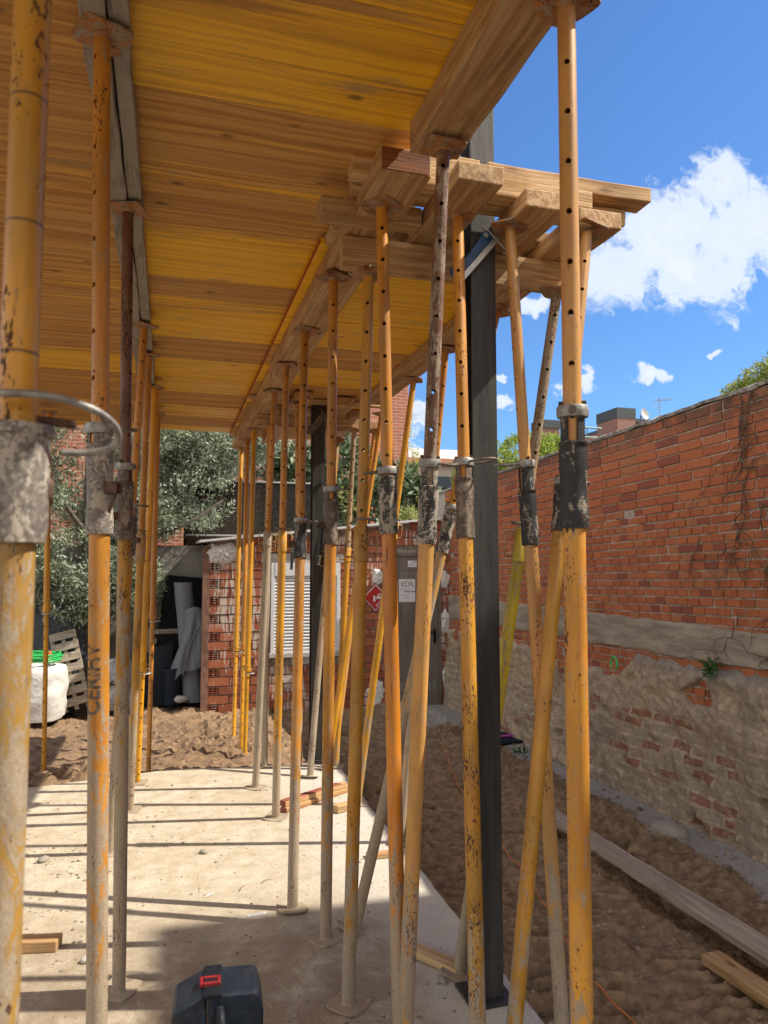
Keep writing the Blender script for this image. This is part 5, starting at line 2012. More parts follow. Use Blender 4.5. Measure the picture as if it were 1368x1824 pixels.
def make_prop(key):
    foot, hd_, style, (tn_, ts, tb) = TABLE[key]
    (ic_, ir, idu), slv, (oc, orr, od, oh), label = S[key]
    F, H_ = Vector(foot), Vector(hd_)
    d = (H_ - F)
    L = d.length
    d.normalize()
    away = Vector((F.x, F.y, 0)).normalized()
    yv = (away - d * away.dot(d)).normalized()
    xv = yv.cross(d)
    rg = random.Random(key)
    roll = rg.uniform(-.35, .35)
    if key in ('B', 'H', 'E', 'D', 'C'):
        roll = {'B': -1.0, 'C': .9, 'D': .1, 'E': .9, 'H': -.7}[key]
    if key in ('GG', 'W', 'X', 'Y', 'CC', 'I', 'K'):
        roll = {'GG': .0, 'W': -.1, 'X': .0, 'Y': .05, 'CC': -.1, 'I': .05, 'K': 0}[key]
    if key in ('EE', 'V', 'A'):
        roll = {'EE': -1.1, 'V': 1.2, 'A': 1.45}[key]
    Mx = Matrix((xv, yv, d)).transposed() @ Matrix.Rotation(roll, 3, 'Z')
    root = empty('steel_prop', F, label, 'prop', PG)
    root.rotation_euler = Mx.to_euler()
    lean = math.hypot(d.x, d.y)
    inv = style == 'inv'
    ri, ro = .0205, .0243
    m_in = paint(ic_, ir, idu, 0.3, flat=(not inv), rings=(key == 'A'))
    m_out = paint(oc, orr, od, oh)
    low_p, up_p = (m_in, m_out) if inv else (m_out, m_in)
    rp = rg.uniform(-.6, .6)
    if key in ('CC', 'X', 'EE', 'AA', 'W', 'I'):
        rp = .785 + rg.uniform(-.3, .3)
    pz = .13 if key != 'GG' else .13
    m = MB()
    plate(m, 0.0, pz, .007, rp, rg.random() * 9, .010, True)
    m.lathe([(ro + .004, .007), (ro + .001, .014)], 16)
    fp = m.build('foot_plate', paint(TN if key not in ('W',) else OR, .3, 1.2, 2.0), root, smooth=50)
    m = MB()
    plate(m, L - .007, .125, .007, rp + rg.uniform(-.3, .3), rg.random() * 9, .007, False)
    m.lathe([(ri + .001, L - .016), (ri + .005, L - .0075)], 16)
    m.build('head_plate', paint((.40, .15, .03), .75, .5, .3, flat=True), root, smooth=50)
    if not inv:
        m = MB()
        zz_ = .008
        prof = [(ro, .008 + (tb - .004) * i / 24) for i in range(25)]
        m.lathe(prof, 24, .012, rg.random() * 20)
        ot = m.build('outer_tube', m_out, root, smooth=60)
        m = MB()
        tube_holes(m, ri, tb - .1, L - .007, (ts if style == 'thread' else ts) + .03 + rg.uniform(0, .06))
        m.build('inner_tube', m_in, root, smooth=60)
    else:
        # thin holed tube below, thick tube above
        m = MB()
        tube_holes(m, ri - .002, .007, tb + .1, .05 + rg.uniform(0, .05), .10)
        m.build('inner_tube', m_in, root, smooth=60)
        m = MB()
        m.lathe([(ro, tb + .01 + (L - .017 - tb) * i / 24) for i in range(25)], 24, .01, 3)
        m.build('outer_tube', m_out, root, smooth=60)
    if style == 'thread':
        g = grease(*slv)
        rs = .0305
        m = MB()
        k = 14
        prof = [(ro + .001, tb), (rs, tb + .001)]
        for i in range(1, k):
            f = i / k
            prof.append((rs + .0012 * math.sin(f * 9 + rg.random()), tb + (ts - tb) * f))
        prof += [(rs, ts - .004), (rs + .002, ts - .002), (rs + .002, ts + .004), (rs - .004, ts + .006)]
        m.lathe(prof, 28, .05, rg.random() * 30)
        sleeve = m.build('sleeve', g, root, smooth=60)
        # threaded neck with a slot that shows the inner tube
        if tn_ - ts > .025:
            m = MB()
            nzk = max(4, int((tn_ - ts) / .006))
            for k_ in range(2):
                a0_, a1_ = (-math.pi / 2 + .42, math.pi / 2 - .42) if k_ == 0 else (math.pi / 2 + .42, 1.5 * math.pi - .42)
                n_ = 12
                vs = []
                for j in range(nzk * 2 + 1):
                    zj = ts + .004 + (tn_ - ts) * j / (nzk * 2)
                    rj = .0262 + (.0012 if j % 2 else 0)
                    for i in range(n_ + 1):
                        a = a0_ + (a1_ - a0_) * i / n_
                        vs.append((rj * math.cos(a), rj * math.sin(a), zj))
                    for i in range(n_, -1, -1):
                        a = a0_ + (a1_ - a0_) * i / n_
                        vs.append((.0225 * math.cos(a), .0225 * math.sin(a), zj))
                q = 2 * (n_ + 1)
                m.add(vs, [(j * q + i, j * q + (i + 1) % q, (j + 1) * q + (i + 1) % q, (j + 1) * q + i) for j in range(nzk * 2) for i in range(q)] + [tuple(range(nzk * 2 * q, nzk * 2 * q + q))])
            m.build('thread', g, root, smooth=50)
        # nut ring and its handle
        zn = tn_ if tn_ > 0 else ts + .02
        m = MB()
        m.lathe([(.0265, zn - .012), (.0335, zn - .011), (.035, zn - .006), (.035, zn + .010), (.0335, zn + .014), (.0262, zn + .0145), (.0262, zn - .012)], 28, .03, rg.random() * 9)
        nut = m.build('adjusting_nut', galv, root, smooth=40)
        m = MB()
        hs_ = {'GG': 0, 'C': .0}.get(key, 1)
        sgn = -1 if key in ('EE', 'X', 'W') else 1
        aa = rg.uniform(-.4, .4) - roll
        if key == 'CC':
            aa = -.35
        if hs_:
            rl = .085 if key in ('EE', 'CC', 'AA') else .055
            pts = []
            for i in range(9):
                th = -1.2 + 2.4 * i / 8
                pts.append((sgn * (.030 + rl * .5 + rl * .5 * math.cos(th * 1.25)), .030 * math.sin(th * 1.3), zn + .004 * math.sin(th)))
            rm = Matrix.Rotation(aa, 3, 'Z')
            m.tube([rm @ Vector(p) for p in spline([(sgn * .03, -.016, zn)] + pts + [(sgn * .036, .02, zn)], 3)], .0042, 7)
        else:
            m.cyl((0, -.030, zn), (0, -.042, zn + .001), .009, n=14)
        m.build('handle', rope if key != 'EE' else galv, nut, smooth=60)
        # pin through inner tube at the nut
        m = MB().cyl((-.042 if key == 'B' else -.03, .0, zn + .021), (.042 if key in ('A',) else .03, .0, zn + .021), .0055, n=10)
        m.build('locking_pin', rust_metal, root, smooth=60)
        if key in ('B', 'C', 'D', 'I', 'J'):
            zb_ = tb + (ts - tb) * (.52 if key in ('B',) else .42)
            sg_ = -1 if key in ('I', 'J', 'C') else 1
            m = MB()
            rm = Matrix.Rotation(-roll - (.6 if sg_ > 0 else -.3), 3, 'Z')
            for yy in (-.011, .011):
                for q in range(1):
                    m.box(rm @ Vector((sg_ * .040, yy - (.0 if key != 'B' else .004), zb_)), (.034, .005, .030), rm)
            m.box(rm @ Vector((sg_ * .032, 0, zb_)), (.006, .026, .03), rm)
            m.cyl(rm @ Vector((sg_ * .044, -.016, zb_)), rm @ Vector((sg_ * .044, .016, zb_)), .004, n=8)
            m.build('pivot_lug', rust_metal, sleeve, bevel=.001)
            if key in ('I', 'J'):
                m = MB()
                a_, b2 = rm @ Vector((sg_ * .042, -.010, zb_ - .01)), rm @ Vector((sg_ * (.058 if key == 'I' else .046), -.01, zb_ - (.165 if key == 'I' else .13)))
                m.cyl(a_, b2, .0075, n=8)
                m.build('hanging_bar', grease(*blackgr), sleeve, smooth=60)
            elif key == 'B':
                m = MB()
                m.tube([rm @ Vector(p) for p in spline([(sg_ * .044, .0, zb_ - .016), (sg_ * .040, -.006, zb_ - .035), (sg_ * .028, -.004, zb_ - .06)], 4)], .004, 6)
                m.build('hook', rust_metal, sleeve, smooth=60)
    elif style == 'pin':
        rs = .0295
        h2 = max(.06, ts - tb)
        m = MB()
        m.lathe([(ro + .0005, tb - .001), (rs, tb), (rs, ts - .002), (rs - .002, ts), (ri + .001, ts)], 24, .02, rg.random() * 9)
        sleeve = m.build('sleeve', paint(oc if key not in ('L',) else (.52, .46, .38), orr + .25, od * .6, .2, flat=True), root, smooth=50)
        for sgn in (-1, 1):
            m = MB()
            za, zb_ = tb + h2 * .12, ts - h2 * .12
            w_ = .030
            pts = [(sgn * (rs - .002), 0, zb_), (sgn * (rs + w_ - .006), 0, zb_), (sgn * (rs + w_), 0, zb_ - .006), (sgn * (rs + w_), 0, za + .006), (sgn * (rs + w_ - .006), 0, za), (sgn * (rs - .002), 0, za)]
            rm = Matrix.Rotation(-roll * .7, 3, 'Z')
            m.tube([rm @ Vector(p) for p in pts], .0038, 6)
            m.build('bracket', paint((.45, .28, .08), .8, .3, .2, flat=True), sleeve, smooth=60)
        m = MB()
        zp = ts + .012
        pts = [(.0, -.034, zp), (-.02, -.040, zp + .004), (-.045, -.02, zp + .010), (-.045, .02, zp + .010), (-.01, .036, zp + .006), (.03, .034, zp + .002), (.055, .01, zp)]
        if key == 'W':
            pts = [(-.04, -.03, zp - .006), (-.02, -.040, zp + .008), (.0, -.042, zp + .012), (.03, -.034, zp + .012), (.055, -.01, zp + .008)]
        m.tube(spline(pts, 4), .0048, 7)
        m.build('locking_pin', rope, root, smooth=60)
    elif style == 'inv':
        rs = .0285
        m = MB()
        m.lathe([(ri, tb - .0), (rs, tb), (rs, tb + .055), (ro + .0005, tb + .058)], 20, .02, 3)
        sleeve = m.build('sleeve', m_out, root, smooth=50)
        for sgn in (-1, 1):
            m = MB()
            pts = [(sgn * (rs - .003 + .020 + .020 * math.cos(a)), 0, tb + .03 + .020 * math.sin(a)) for a in [i * math.pi / 6 for i in range(-5, 6)]]
            m.tube(pts, .0032, 6)
            m.build('ring', paint((.45, .28, .08), .6, .3, .2, flat=True), sleeve, smooth=60)
        m = MB()
        zp = tb - .016
        m.tube(spline([(-.028, -.022, zp), (.01, -.032, zp - .006), (.055, -.014, zp), (.055, .01, zp + .003), (.0, .026, zp)], 4), .0042, 7)
        m.build('locking_pin', steel_b, root, smooth=60)
    elif style == 'big':
        g = grease(*slv)
        m = MB()
        rs = .036
        m.lathe([(ro + .001, tb), (rs - .002, tb + .001), (rs, tb + .02), (rs + .0005, ts - .02), (rs, ts - .010), (rs + .004, ts - .008), (rs + .0045, ts), (rs + .003, ts + .004), (.022, ts + .005)], 36, .02, 3)
        sleeve = m.build('sleeve', g, root, smooth=50)
        m = MB()
        zp = tn_
        iv = Mx.inverted()
        # wire handle reaching to the right of the tube, in the horizontal plane
        pts = [(-.06, -.03, zp + .014), (-.02, -.045, zp + .018), (.03, -.047, zp + .019), (.075, -.034, zp + .012), (.103, -.006, zp + .001), (.112, .02, zp - .014), (.10, .045, zp - .024), (.075, .055, zp - .028), (.05, .057, zp - .029)]
        rm = Matrix.Rotation(-roll, 3, 'Z')
        m.tube([rm @ Vector(p) for p in spline(pts, 6)], .0045, 10)
        m.build('wire_handle', galv, root, smooth=60)
        m = MB().cyl(rm @ Vector((0, 0, zp + .001)), rm @ Vector((.062, .01, zp - .001)), .0055, n=12)
        m.build('locking_pin', rust_metal, root, smooth=60)
        m = MB()
        m.lathe([(0, 0), (.016, .0), (.018, .003), (.016, .008), (0, .009)], 20)
        o = m.build('washer', rust_metal, sleeve, smooth=50, loc=rm @ Vector((rs - .004, .006, (ts + tb) / 2 - .005)), rot=(0, R(90), -roll))
    if key == 'B':
        # worn stencil letters running down the lower tube, facing left of the camera
        ltr = text_obj('CERIHV', .058, plain('stencil', (.11, .085, .06), .8, var=.5, scale=90, bump=0), (0, 0, 0), (0, 0, 0), None, 'stencil_letters', .0, .0012)
        me = ltr.data
        # letters read upward: text x -> tube z, text y -> around the tube
        bmx = bmesh.new()
        bmx.from_mesh(me)
        for _ in range(2):
            bmesh.ops.subdivide_edges(bmx, edges=bmx.edges[:], cuts=1)
        a0_ = -math.pi / 2 - roll - 1.62
        for v_ in bmx.verts:
            u, w_ = v_.co.x * .86, v_.co.y
            a = a0_ + (.042 - w_) / ro
            rr = ro + .0011
            v_.co = Vector((rr * math.cos(a), rr * math.sin(a), 1.20 + u))
        bmx.to_mesh(me)
        bmx.free()
        me.update()
        ltr.parent = root
        ltr.location = (0, 0, 0)
        ltr.rotation_euler = (0, 0, 0)
    return root


for key in TABLE:
    make_prop(key)

# ------------------------------------------------------------------ loose timber, tools and litter
o = timber('wood_block', -.19, -.11, 5.70, 5.76, -.03, .0, wood_fresh)
o.location = (-.178, 5.745, -.012)
tag(o, 'small wood block under the foot of the bright yellow prop', 'block')
o = timber('wood_block', 0, .42, 0, .075, 0, .045, wood_fresh, 'length of sawn pine lying on the slab at the left edge of the photo', 'block', rz=R(-11))
o.location = (-.60, 3.43, .0235)
for k, (dx, dz, L_b, lb_) in enumerate(((0, 0, .60, 'lower red ended batten of the pair on the sunlit slab'), (-.02, .034, .56, 'upper red ended batten of the pair on the sunlit slab'))):
    o = timber('batten', 0, L_b, 0, .055, 0, .033, wood('orange_batten', (.62, .40, .20), (.42, .20, .08)), lb_, 'batten', 'red ended battens lying on the slab', rz=R(33.4 + dx * 30))
    o.location = (.985 + dx, 4.97, .0175 + dz)
    MB().bx(-L_b / 2 - .002, -L_b / 2 - .0005, -.027, .027, -.016, .016).build('painted_end', plain('end_red', (.26, .07, .045), .85, var=.4), o)
    if k == 1:
        MB().bx(-L_b / 2 + .0, L_b / 2 - .05, -.0265, .0265, .0168, .0182).build('painted_top', plain('end_red', (.26, .07, .045), .85, var=.4), o)
o = timber('wood_block', 0, .15, 0, .07, 0, .045, wood_pale, 'short pale block on the slab in front of the red ended battens', 'block', rz=R(20))
o.location = (1.115, 4.74, .0235)
o = timber('batten', 0, .18, 0, .06, 0, .022, wood_fresh, 'short batten offcut at the right edge of the slab behind the slanting prop', 'batten', rz=R(-4))
o.location = (1.14, 3.94, .012)
o = timber('wedge', 0, .24, 0, .07, 0, .026, wood_pale, 'pale timber wedge under the tilted foot of the greenish yellow prop', 'wedge', rz=R(-52), ry=R(4))
o.location = (1.035, 2.86, .017)
# long grey plank and new offcut on the mud
o = timber('plank', 0, 3.6, 0, .155, 0, .032, wood_greyish, 'long grey scaffold plank lying on the churned mud along the wall', 'plank', rough=.003, rz=R(90.6))
o.location = (2.62, 3.02, -.172)
o = timber('plank', 0, 1.3, 0, .10, 0, .045, wood_fresh, 'new pine offcut on the mud at the bottom right corner', 'plank', rz=R(93))
o.location = (2.415, 2.28, -.20)
# orange cable
pts = [(2.64, 7.15), (2.50, 6.5), (2.33, 5.84), (2.17, 5.1), (2.10, 4.50), (2.02, 4.0), (1.926, 3.6), (1.83, 3.2), (1.78, 2.95), (1.765, 2.68), (1.75, 2.2), (1.8, 1.6)]
sp = spline([(x, y, 0) for x, y in pts], 12)
gzs = [max(ground_z(p.x + dx_, p.y + dy_) for dx_ in (-.03, 0, .03) for dy_ in (-.06, 0, .06)) for p in sp]
gzs = [max(gzs[max(0, i - 2):i + 3]) for i in range(len(gzs))]
gzs = [sum(gzs[max(0, i - 4):i + 5]) / len(gzs[max(0, i - 4):i + 5]) for i in range(len(gzs))]
m = MB().tube([(p.x + .006 * math.sin(i * .7), p.y, gzs[i] + .003) for i, p in enumerate(sp)], .0045, 7)
o = m.build('cable', plain('cable_orange', (.50, .16, .045), .5, bump=0), smooth=60)
tag(o, 'thin orange cable trailing over the tyre marks in the mud', 'cable')
m = MB().tube(spline([(3.1, 7.9, -.24), (3.3, 8.05, -.2), (3.45, 7.85, -.14), (3.42, 7.6, -.17), (3.3, 7.55, -.22)], 6), .006, 6)
o = m.build('cable', plain('cable_tan', (.36, .25, .13), .6, bump=0), smooth=60)
tag(o, 'loose tan cable loop on the pale path near the hut corner', 'cable')
# slip of paper
o = MB().box((0, 0, 0), (.085, .022, .001)).build('paper_slip', plain('paper_white', (.68, .68, .70)), loc=(.411, 3.455, .003), rot=(0, 0, R(6)))
tag(o, 'white slip of paper on the slab by the foot of the orange prop', 'paper')
MB().bx(-.03, .035, -.002, .002, .0006, .0011).build('print_line', ink, o)
o = MB().box((0, 0, 0), (.05, .008, .001)).build('paper_slip', plain('paper_white', (.68, .68, .70)), loc=(.22, 3.72, .003), rot=(0, 0, R(35)))
tag(o, 'tiny white paper scrap in the middle of the sunlit slab', 'paper')
# dead leaves and twigs
for k, (x, y, r_) in enumerate(((-.33, 5.1, .3), (.36, 3.72, .8), (.47, 3.78, .3))):
    m = MB()
    m.tube(spline([(0, 0, .004), (.03, .012, .008), (.06, .015, .004)], 4), .0018, 5, .4)
    o = m.build('twig', plain('dead_vine', (.075, .05, .035)), loc=(x, y, 0), rot=(0, 0, r_))
    tag(o, ['dry brown twig on the far left of the slab', 'thin curled twig in the middle of the slab, left of its neighbour', 'thin curled twig in the middle of the slab, right of its neighbour'][k], 'twig', 'dry twigs on the slab')

# black tool case at the bottom of the picture
tcs = empty('tool_case', (.166, 2.262, -.012), 'dark navy plastic tool case with a red latch standing at the bottom of the photo', 'tool case')
tcs.rotation_euler = (0, 0, R(-4))
navy = paint((.006, .014, .028), .0, .05, .2, stain=(.10, .09, .08), flat=True)
navy2 = plain('case_grey', (.011, .014, .019), .5, var=.25, scale=60, bump=.25, bdist=.001)
m = MB()
m.prism([(-.128, -.36), (-.034, -.36), (-.034, .0), (-.045, .012), (-.118, -.020), (-.128, -.032)], -.07, .075)
m.build('lid', navy, tcs, bevel=.008, rot=(R(90), 0, 0), loc=(0, 0, .372))
m = MB()
m.prism([(-.0315, -.36), (.118, -.36), (.122, -.05), (.108, .0), (.095, .008), (-.0315, .0115)], -.075, .075)
m.build('body', navy, tcs, bevel=.008, rot=(R(90), 0, 0), loc=(0, 0, .372))
m = MB()
m.prism([(-.048, .0), (.008, .0), (.006, .0145), (-.044, .0145)], -.079, .079)
m.build('spine', navy2, tcs, bevel=.003, rot=(R(90), 0, 0), loc=(0, 0, .372))
m = MB()
lz = .389
m.bx(-.062, -.050, -.042, .008, lz - .006, lz + .007)
m.bx(-.002, .010, -.042, .008, lz - .006, lz + .007)
m.bx(-.0498, -.0022, -.042, -.030, lz - .006, lz + .0068)
m.bx(-.0498, -.0022, -.004, .008, lz - .006, lz + .0068)
lo_ = m.build('latch', plain('latch_red', (.22, .010, .015), .45, bump=0), tcs, bevel=.003)
lo_.scale = (.80, .80, 1)
lo_.location = (-.005, -.003, 0)
MB().bx(-.042, -.008, -.024, -.010, lz - .005, lz + .005).build('latch_button', navy2, tcs, bevel=.002)
m = MB()
m.tube(spline([(.000, -.080, .345), (.004, -.110, .33), (.008, -.125, .29), (.010, -.125, .20), (.008, -.11, .13), (.004, -.075, .11)], 6), .0145, 12)
m.build('handle', navy2, tcs, smooth=60)
for k in range(5):
    MB().bx(.022, .108, -.0775, -.0752, .075 + k * .046, .100 + k * .046).build('rib', navy2, tcs, bevel=.003)
for zz_ in (.10, .27):
    m = MB().cyl((-.0325, -.079, zz_ - .025), (-.0325, -.079, zz_ + .025), .006, n=10)
    m.build('hinge', navy2, tcs, smooth=50)
for xx in (-.082,):
    MB().bx(xx - .03, xx + .04, -.0785, -.0755, .06, .30).build('side_panel', plain('case_dark', (.006, .011, .022), .35, bump=0), tcs, bevel=.001)

# ------------------------------------------------------------------ trees
bark = plain('olive_bark', (.085, .07, .055), .95, var=.45, scale=20, bump=.9, bdist=.02)
olive = leaf_mat('olive_leaf', (.055, .085, .035), (.24, .30, .16), (.46, .50, .40), .2)
darkolive = leaf_mat('olive_leaf_deep', (.045, .07, .035), (.14, .19, .10), (.28, .32, .24), .15)


def clumps(rng, blobs, per, shell=.5, holes=2.2, thr=-.12):
    out = []
    for (cx, cy, cz, rx, ry, rz, w_) in blobs:
        n = int(per * w_)
        q = rng.normal(size=(n, 3))
        q /= np.linalg.norm(q, axis=1)[:, None]
        q *= rng.uniform(shell, 1.05, (n, 1)) ** .7
        p = q * (rx, ry, rz) + (cx, cy, cz)
        keep = [i for i in range(n) if noise.noise(Vector(p[i] * holes)) + .5 * noise.noise(Vector(p[i] * holes * 2.7)) > thr]
        out.append(p[keep])
    return np.concatenate(out)


def sprigs(P, rng, k, l):
    """expand points to k leaves along a short twig"""
    d = rng.normal(size=P.shape)
    d[:, 2] += .3
    d /= np.linalg.norm(d, axis=1)[:, None]
    out = [P + d * (l * i / k) for i in range(k)]
    return np.concatenate(out)


def tree(name, loc, label, blobs, leaf, lm, l, wd, per, seed, trunk, k=4, sl=.16, shell=.5, thr=-.12, holes=2.2):
    root = empty(name, loc, label, 'tree', 'trees and bushes behind the site')
    rng = np.random.default_rng(seed)
    P = clumps(rng, blobs, per, shell, holes, thr)
    P = sprigs(P, rng, k, sl) - np.array(loc)
    V = leaf_mesh(0, P, l, wd, seed + 1, .3, up=(0, 0, .25))
    mesh_from_quads('crown', V, lm, root)
    m = MB()
    rg = random.Random(seed)
    for pts, r0 in trunk:
        m.tube([Vector(p) - Vector(loc) for p in spline(pts, 5)], r0, 9, .45)
    m.build('trunk', bark, root, smooth=70)
    return root


# olive: silvery crown hanging over the yard wall on the left
ol = [(-1.35, 10.0, 1.55, .75, .35, .55, 1.0), (-1.0, 9.95, 1.25, .55, .30, .40, .9), (-.55, 10.0, 1.35, .5, .28, .45, .7), (-1.75, 10.1, 2.2, .6, .4, .5, .8),
      (-.30, 10.3, 2.35, .55, .4, .50, .9), (.20, 10.4, 2.75, .60, .4, .45, 1.1), (-.05, 10.5, 3.2, .9, .5, .40, 1.1), (.60, 10.6, 3.15, .6, .5, .35, 1.0),
      (-1.1, 10.3, 3.5, .9, .5, .4, .7), (1.05, 10.7, 3.35, .6, .5, .30, .7), (.45, 10.4, 2.35, .40, .3, .28, .5), (-.75, 10.4, 2.0, .5, .3, .5, .7)]
tree('olive_tree', (-1.0, 10.05, -.2), 'silvery olive tree hanging over the yard wall on the left', ol, None, olive, .064, .016, 4200, 21,
     [([(-1.0, 10.05, -.3), (-1.02, 10.05, .5), (-.95, 10.1, 1.1), (-1.0, 10.2, 2.0), (-1.0, 10.3, 3.6)], .12),
      ([(-.95, 10.1, .9), (-.7, 10.15, 1.3), (-.55, 10.2, 2.2), (-.4, 10.3, 3.3)], .06),
      ([(-.95, 10.1, 1.9), (-1.3, 10.1, 2.4), (-1.5, 10.1, 2.9)], .035),
      ([(-.75, 10.2, 1.80), (-.3, 10.1, 1.95), (.05, 10.1, 2.05), (.35, 10.1, 2.20), (.7, 10.15, 2.45)], .045)], shell=.35)
# deeper dark foliage behind
bo = [(-1.9, 11.0, 2.9, .7, .3, .8, .8), (.2, 11.2, 3.0, .6, .3, .6, .8), (-2.2, 11.6, 2.0, 1.2, .5, 1.3, 1.2), (-.7, 11.9, 2.6, 1.1, .5, .9, 1.0), (1.2, 12.6, 3.4, 1.2, .5, .9, 1.2), (2.6, 12.9, 3.0, .9, .5, .9, .6)]
tree('holm_oak', (-.8, 11.9, -.2), 'dark leafy tree filling the gaps behind the olive and the lattice screen', bo, None, darkolive, .085, .028, 1900, 31,
     [([(-.8, 11.9, -.3), (-.9, 11.9, 1.2), (-.5, 11.9, 2.6)], .12), ([(1.3, 12.6, -.3), (1.2, 12.6, 2.0), (1.4, 12.6, 3.2)], .10)], shell=.2, thr=0.02)
# loquat with big dark leaves behind the hut
lq_m = leaf_mat('loquat_leaf', (.025, .05, .018), (.085, .14, .045), (.16, .20, .11), .15)
lq = [(1.9, 11.2, 2.75, .55, .35, .75, 1.0), (2.55, 11.3, 3.0, .6, .4, .75, 1.1), (3.2, 11.3, 2.85, .6, .4, .65, 1.1), (3.75, 11.4, 2.55, .55, .4, .50, .9), (4.2, 11.5, 2.35, .5, .4, .45, .6), (2.9, 11.2, 2.3, .9, .3, .35, .8)]
tree('loquat_tree', (2.9, 11.3, -.2), 'large leaved dark green loquat tree over the hut roof', lq, None, lq_m, .20, .062, 420, 41,
     [([(2.9, 11.3, -.3), (2.95, 11.3, 1.4), (2.8, 11.3, 2.6)], .08), ([(2.95, 11.3, 1.3), (3.5, 11.3, 2.0), (3.9, 11.4, 2.6)], .05), ([(2.9, 11.3, 1.5), (2.3, 11.2, 2.1), (2.0, 11.2, 2.9)], .05)], k=3, sl=.10, shell=.3)
# pale creeper stems and yellowish leaves low on the right of the loquat
yl_m = leaf_mat('young_leaf', (.14, .20, .04), (.42, .40, .12), (.36, .38, .15), .35)
tree('shrub', (3.7, 10.9, 1.9), 'young pale leaved shrub lit up above the hut roof', [(3.55, 10.9, 2.25, .30, .25, .22, 1), (3.95, 11.0, 2.55, .22, .2, .25, .8), (2.45, 10.9, 2.45, .28, .2, .28, .6)], None, yl_m, .06, .022, 420, 51,
     [([(3.6, 10.9, 1.5), (3.6, 10.9, 2.2)], .012), ([(2.45, 10.9, 1.5), (2.45, 10.9, 2.4)], .012)], k=3, sl=.1)
# light green tree beyond the long wall
tg_m = leaf_mat('robinia_leaf', (.13, .22, .025), (.34, .42, .06), (.30, .38, .08), .4)
tree('robinia_tree', (8.2, 16, -.2), 'fresh light green tree beyond the long brick wall', [(7.5, 16, 4.0, .8, .6, .50, 1), (8.3, 16, 4.3, .7, .6, .50, 1), (8.9, 16.1, 4.35, .6, .5, .42, .8), (8.2, 16, 3.6, 1.3, .6, .4, 1), (6.8, 16, 3.7, .5, .5, .4, .5)], None, tg_m, .09, .038, 2200, 61,
     [([(8.2, 16, -.3), (8.2, 16, 2.0), (8.0, 16, 3.9)], .10)], k=3, sl=.14, shell=.4, holes=1.8)
tree('robinia_sapling', (5.1, 15.6, 3.0), 'feathery pale green branch against the sky beside the tall brick house', [(5.05, 15.6, 4.6, .16, .2, .55, 1), (5.15, 15.6, 3.9, .22, .2, .4, 1.1)], None, tg_m, .07, .028, 130, 71,
     [([(5.0, 15.6, 1.0), (5.05, 15.6, 3.2), (5.1, 15.6, 5.0)], .02)], k=3, sl=.12)

# ------------------------------------------------------------------ buildings beyond
bb_m, t, b = new_mat('house_brick')
v = t.add('ShaderNodeTexCoord').outputs['Object']
x, y, z = t.sep(v)[:3]
bt = t.add('ShaderNodeTexBrick')
t.put(bt.inputs['Vector'], t.comb(t.math('ADD', x, y), z, 0.0))
bt.inputs['Scale'].default_value = 1.0
bt.inputs['Brick Width'].default_value = .25
bt.inputs['Row Height'].default_value = .07
bt.inputs['Mortar Size'].default_value = .008
bt.inputs['Color1'].default_value = (.42, .145, .08, 1)
bt.inputs['Color2'].default_value = (.33, .11, .065, 1)
bt.inputs['Mortar'].default_value = (.42, .30, .24, 1)
n1 = t.noise(v, 2.5, 6, .65)
c_ = t.mix(t.ramp(n1, .5, .75, 0, .4), bt.outputs['Color'], (.24, .10, .07))
t.put(b.inputs['Base Color'], c_)
b.inputs['Roughness'].default_value = .9
t.put(b.inputs['Normal'], t.bump(bt.outputs['Fac'], -.3, .008))

glass = plain('window_glass', (.03, .04, .05), .12, var=.2, bump=0)
frame_w = plain('frame_white', (.66, .66, .66), .5, bump=0)
hs1 = empty('brick_house', (0, 15, 0), 'tall red brick house behind the trees', 'house')
MB().bx(-7.5, 4.905, 0, 8, -.3, 9.5).build('wall', bb_m, hs1)
MB().bx(-7.7, 5.1, -.2, 8.2, 9.505, 9.75).build('roof', plain('roof_grey', (.20, .19, .18), .8), hs1)
for (xa, za, ww, hh) in ((-1.05, 1.3, .75, 1.35), (-4.3, 1.3, .9, 1.35), (1.2, 4.4, .9, 1.3), (-2.5, 4.4, .9, 1.3), (-5.6, 4.4, .9, 1.3), (1.8, 1.3, .9, 1.35), (1.2, 7.2, .9, 1.3), (-2.5, 7.2, .9, 1.3)):
    f_ = MB()
    f_.bx(xa, xa + .06, -.03, .02, za, za + hh)
    f_.bx(xa + ww - .06, xa + ww, -.03, .02, za, za + hh)
    f_.bx(xa + .0605, xa + ww - .0605, -.03, .02, za, za + .06)
    f_.bx(xa + .0605, xa + ww - .0605, -.03, .02, za + hh - .06, za + hh)
    fo = f_.build('window', frame_w, hs1)
    MB().bx(xa + .0605, xa + ww - .0605, -.008, -.003, za + .0605, za + hh - .0605).build('pane', glass, fo)

hs2 = empty('house', (9, 22, 0), 'low cream house with a terracotta eave seen between the props', 'house')
MB().bx(-1.9, 1.9, 0, 5, -.3, 4.75).build('wall', plain('cream_wall', (.60, .55, .46), .85, var=.06, scale=2), hs2)
MB().bx(-2.1, 2.1, -.3, 5.2, 4.755, 4.95).build('eave', plain('terracotta', (.42, .20, .13), .8), hs2)
rfm = MB().add([(-2.1, -.3, 4.955), (2.1, -.3, 4.955), (2.1, 5.2, 4.955), (-2.1, 5.2, 4.955), (-1.2, 2.4, 5.7), (1.2, 2.4, 5.7)], [(0, 1, 5, 4), (1, 2, 5), (2, 3, 4, 5), (3, 0, 4)])
rfm.build('roof', plain('roof_pale', (.50, .46, .42), .8), hs2)
MB().bx(-1.7, 1.7, -.6, -.01, 4.0, 4.35).build('awning', plain('awning_navy', (.03, .045, .06), .7), hs2)
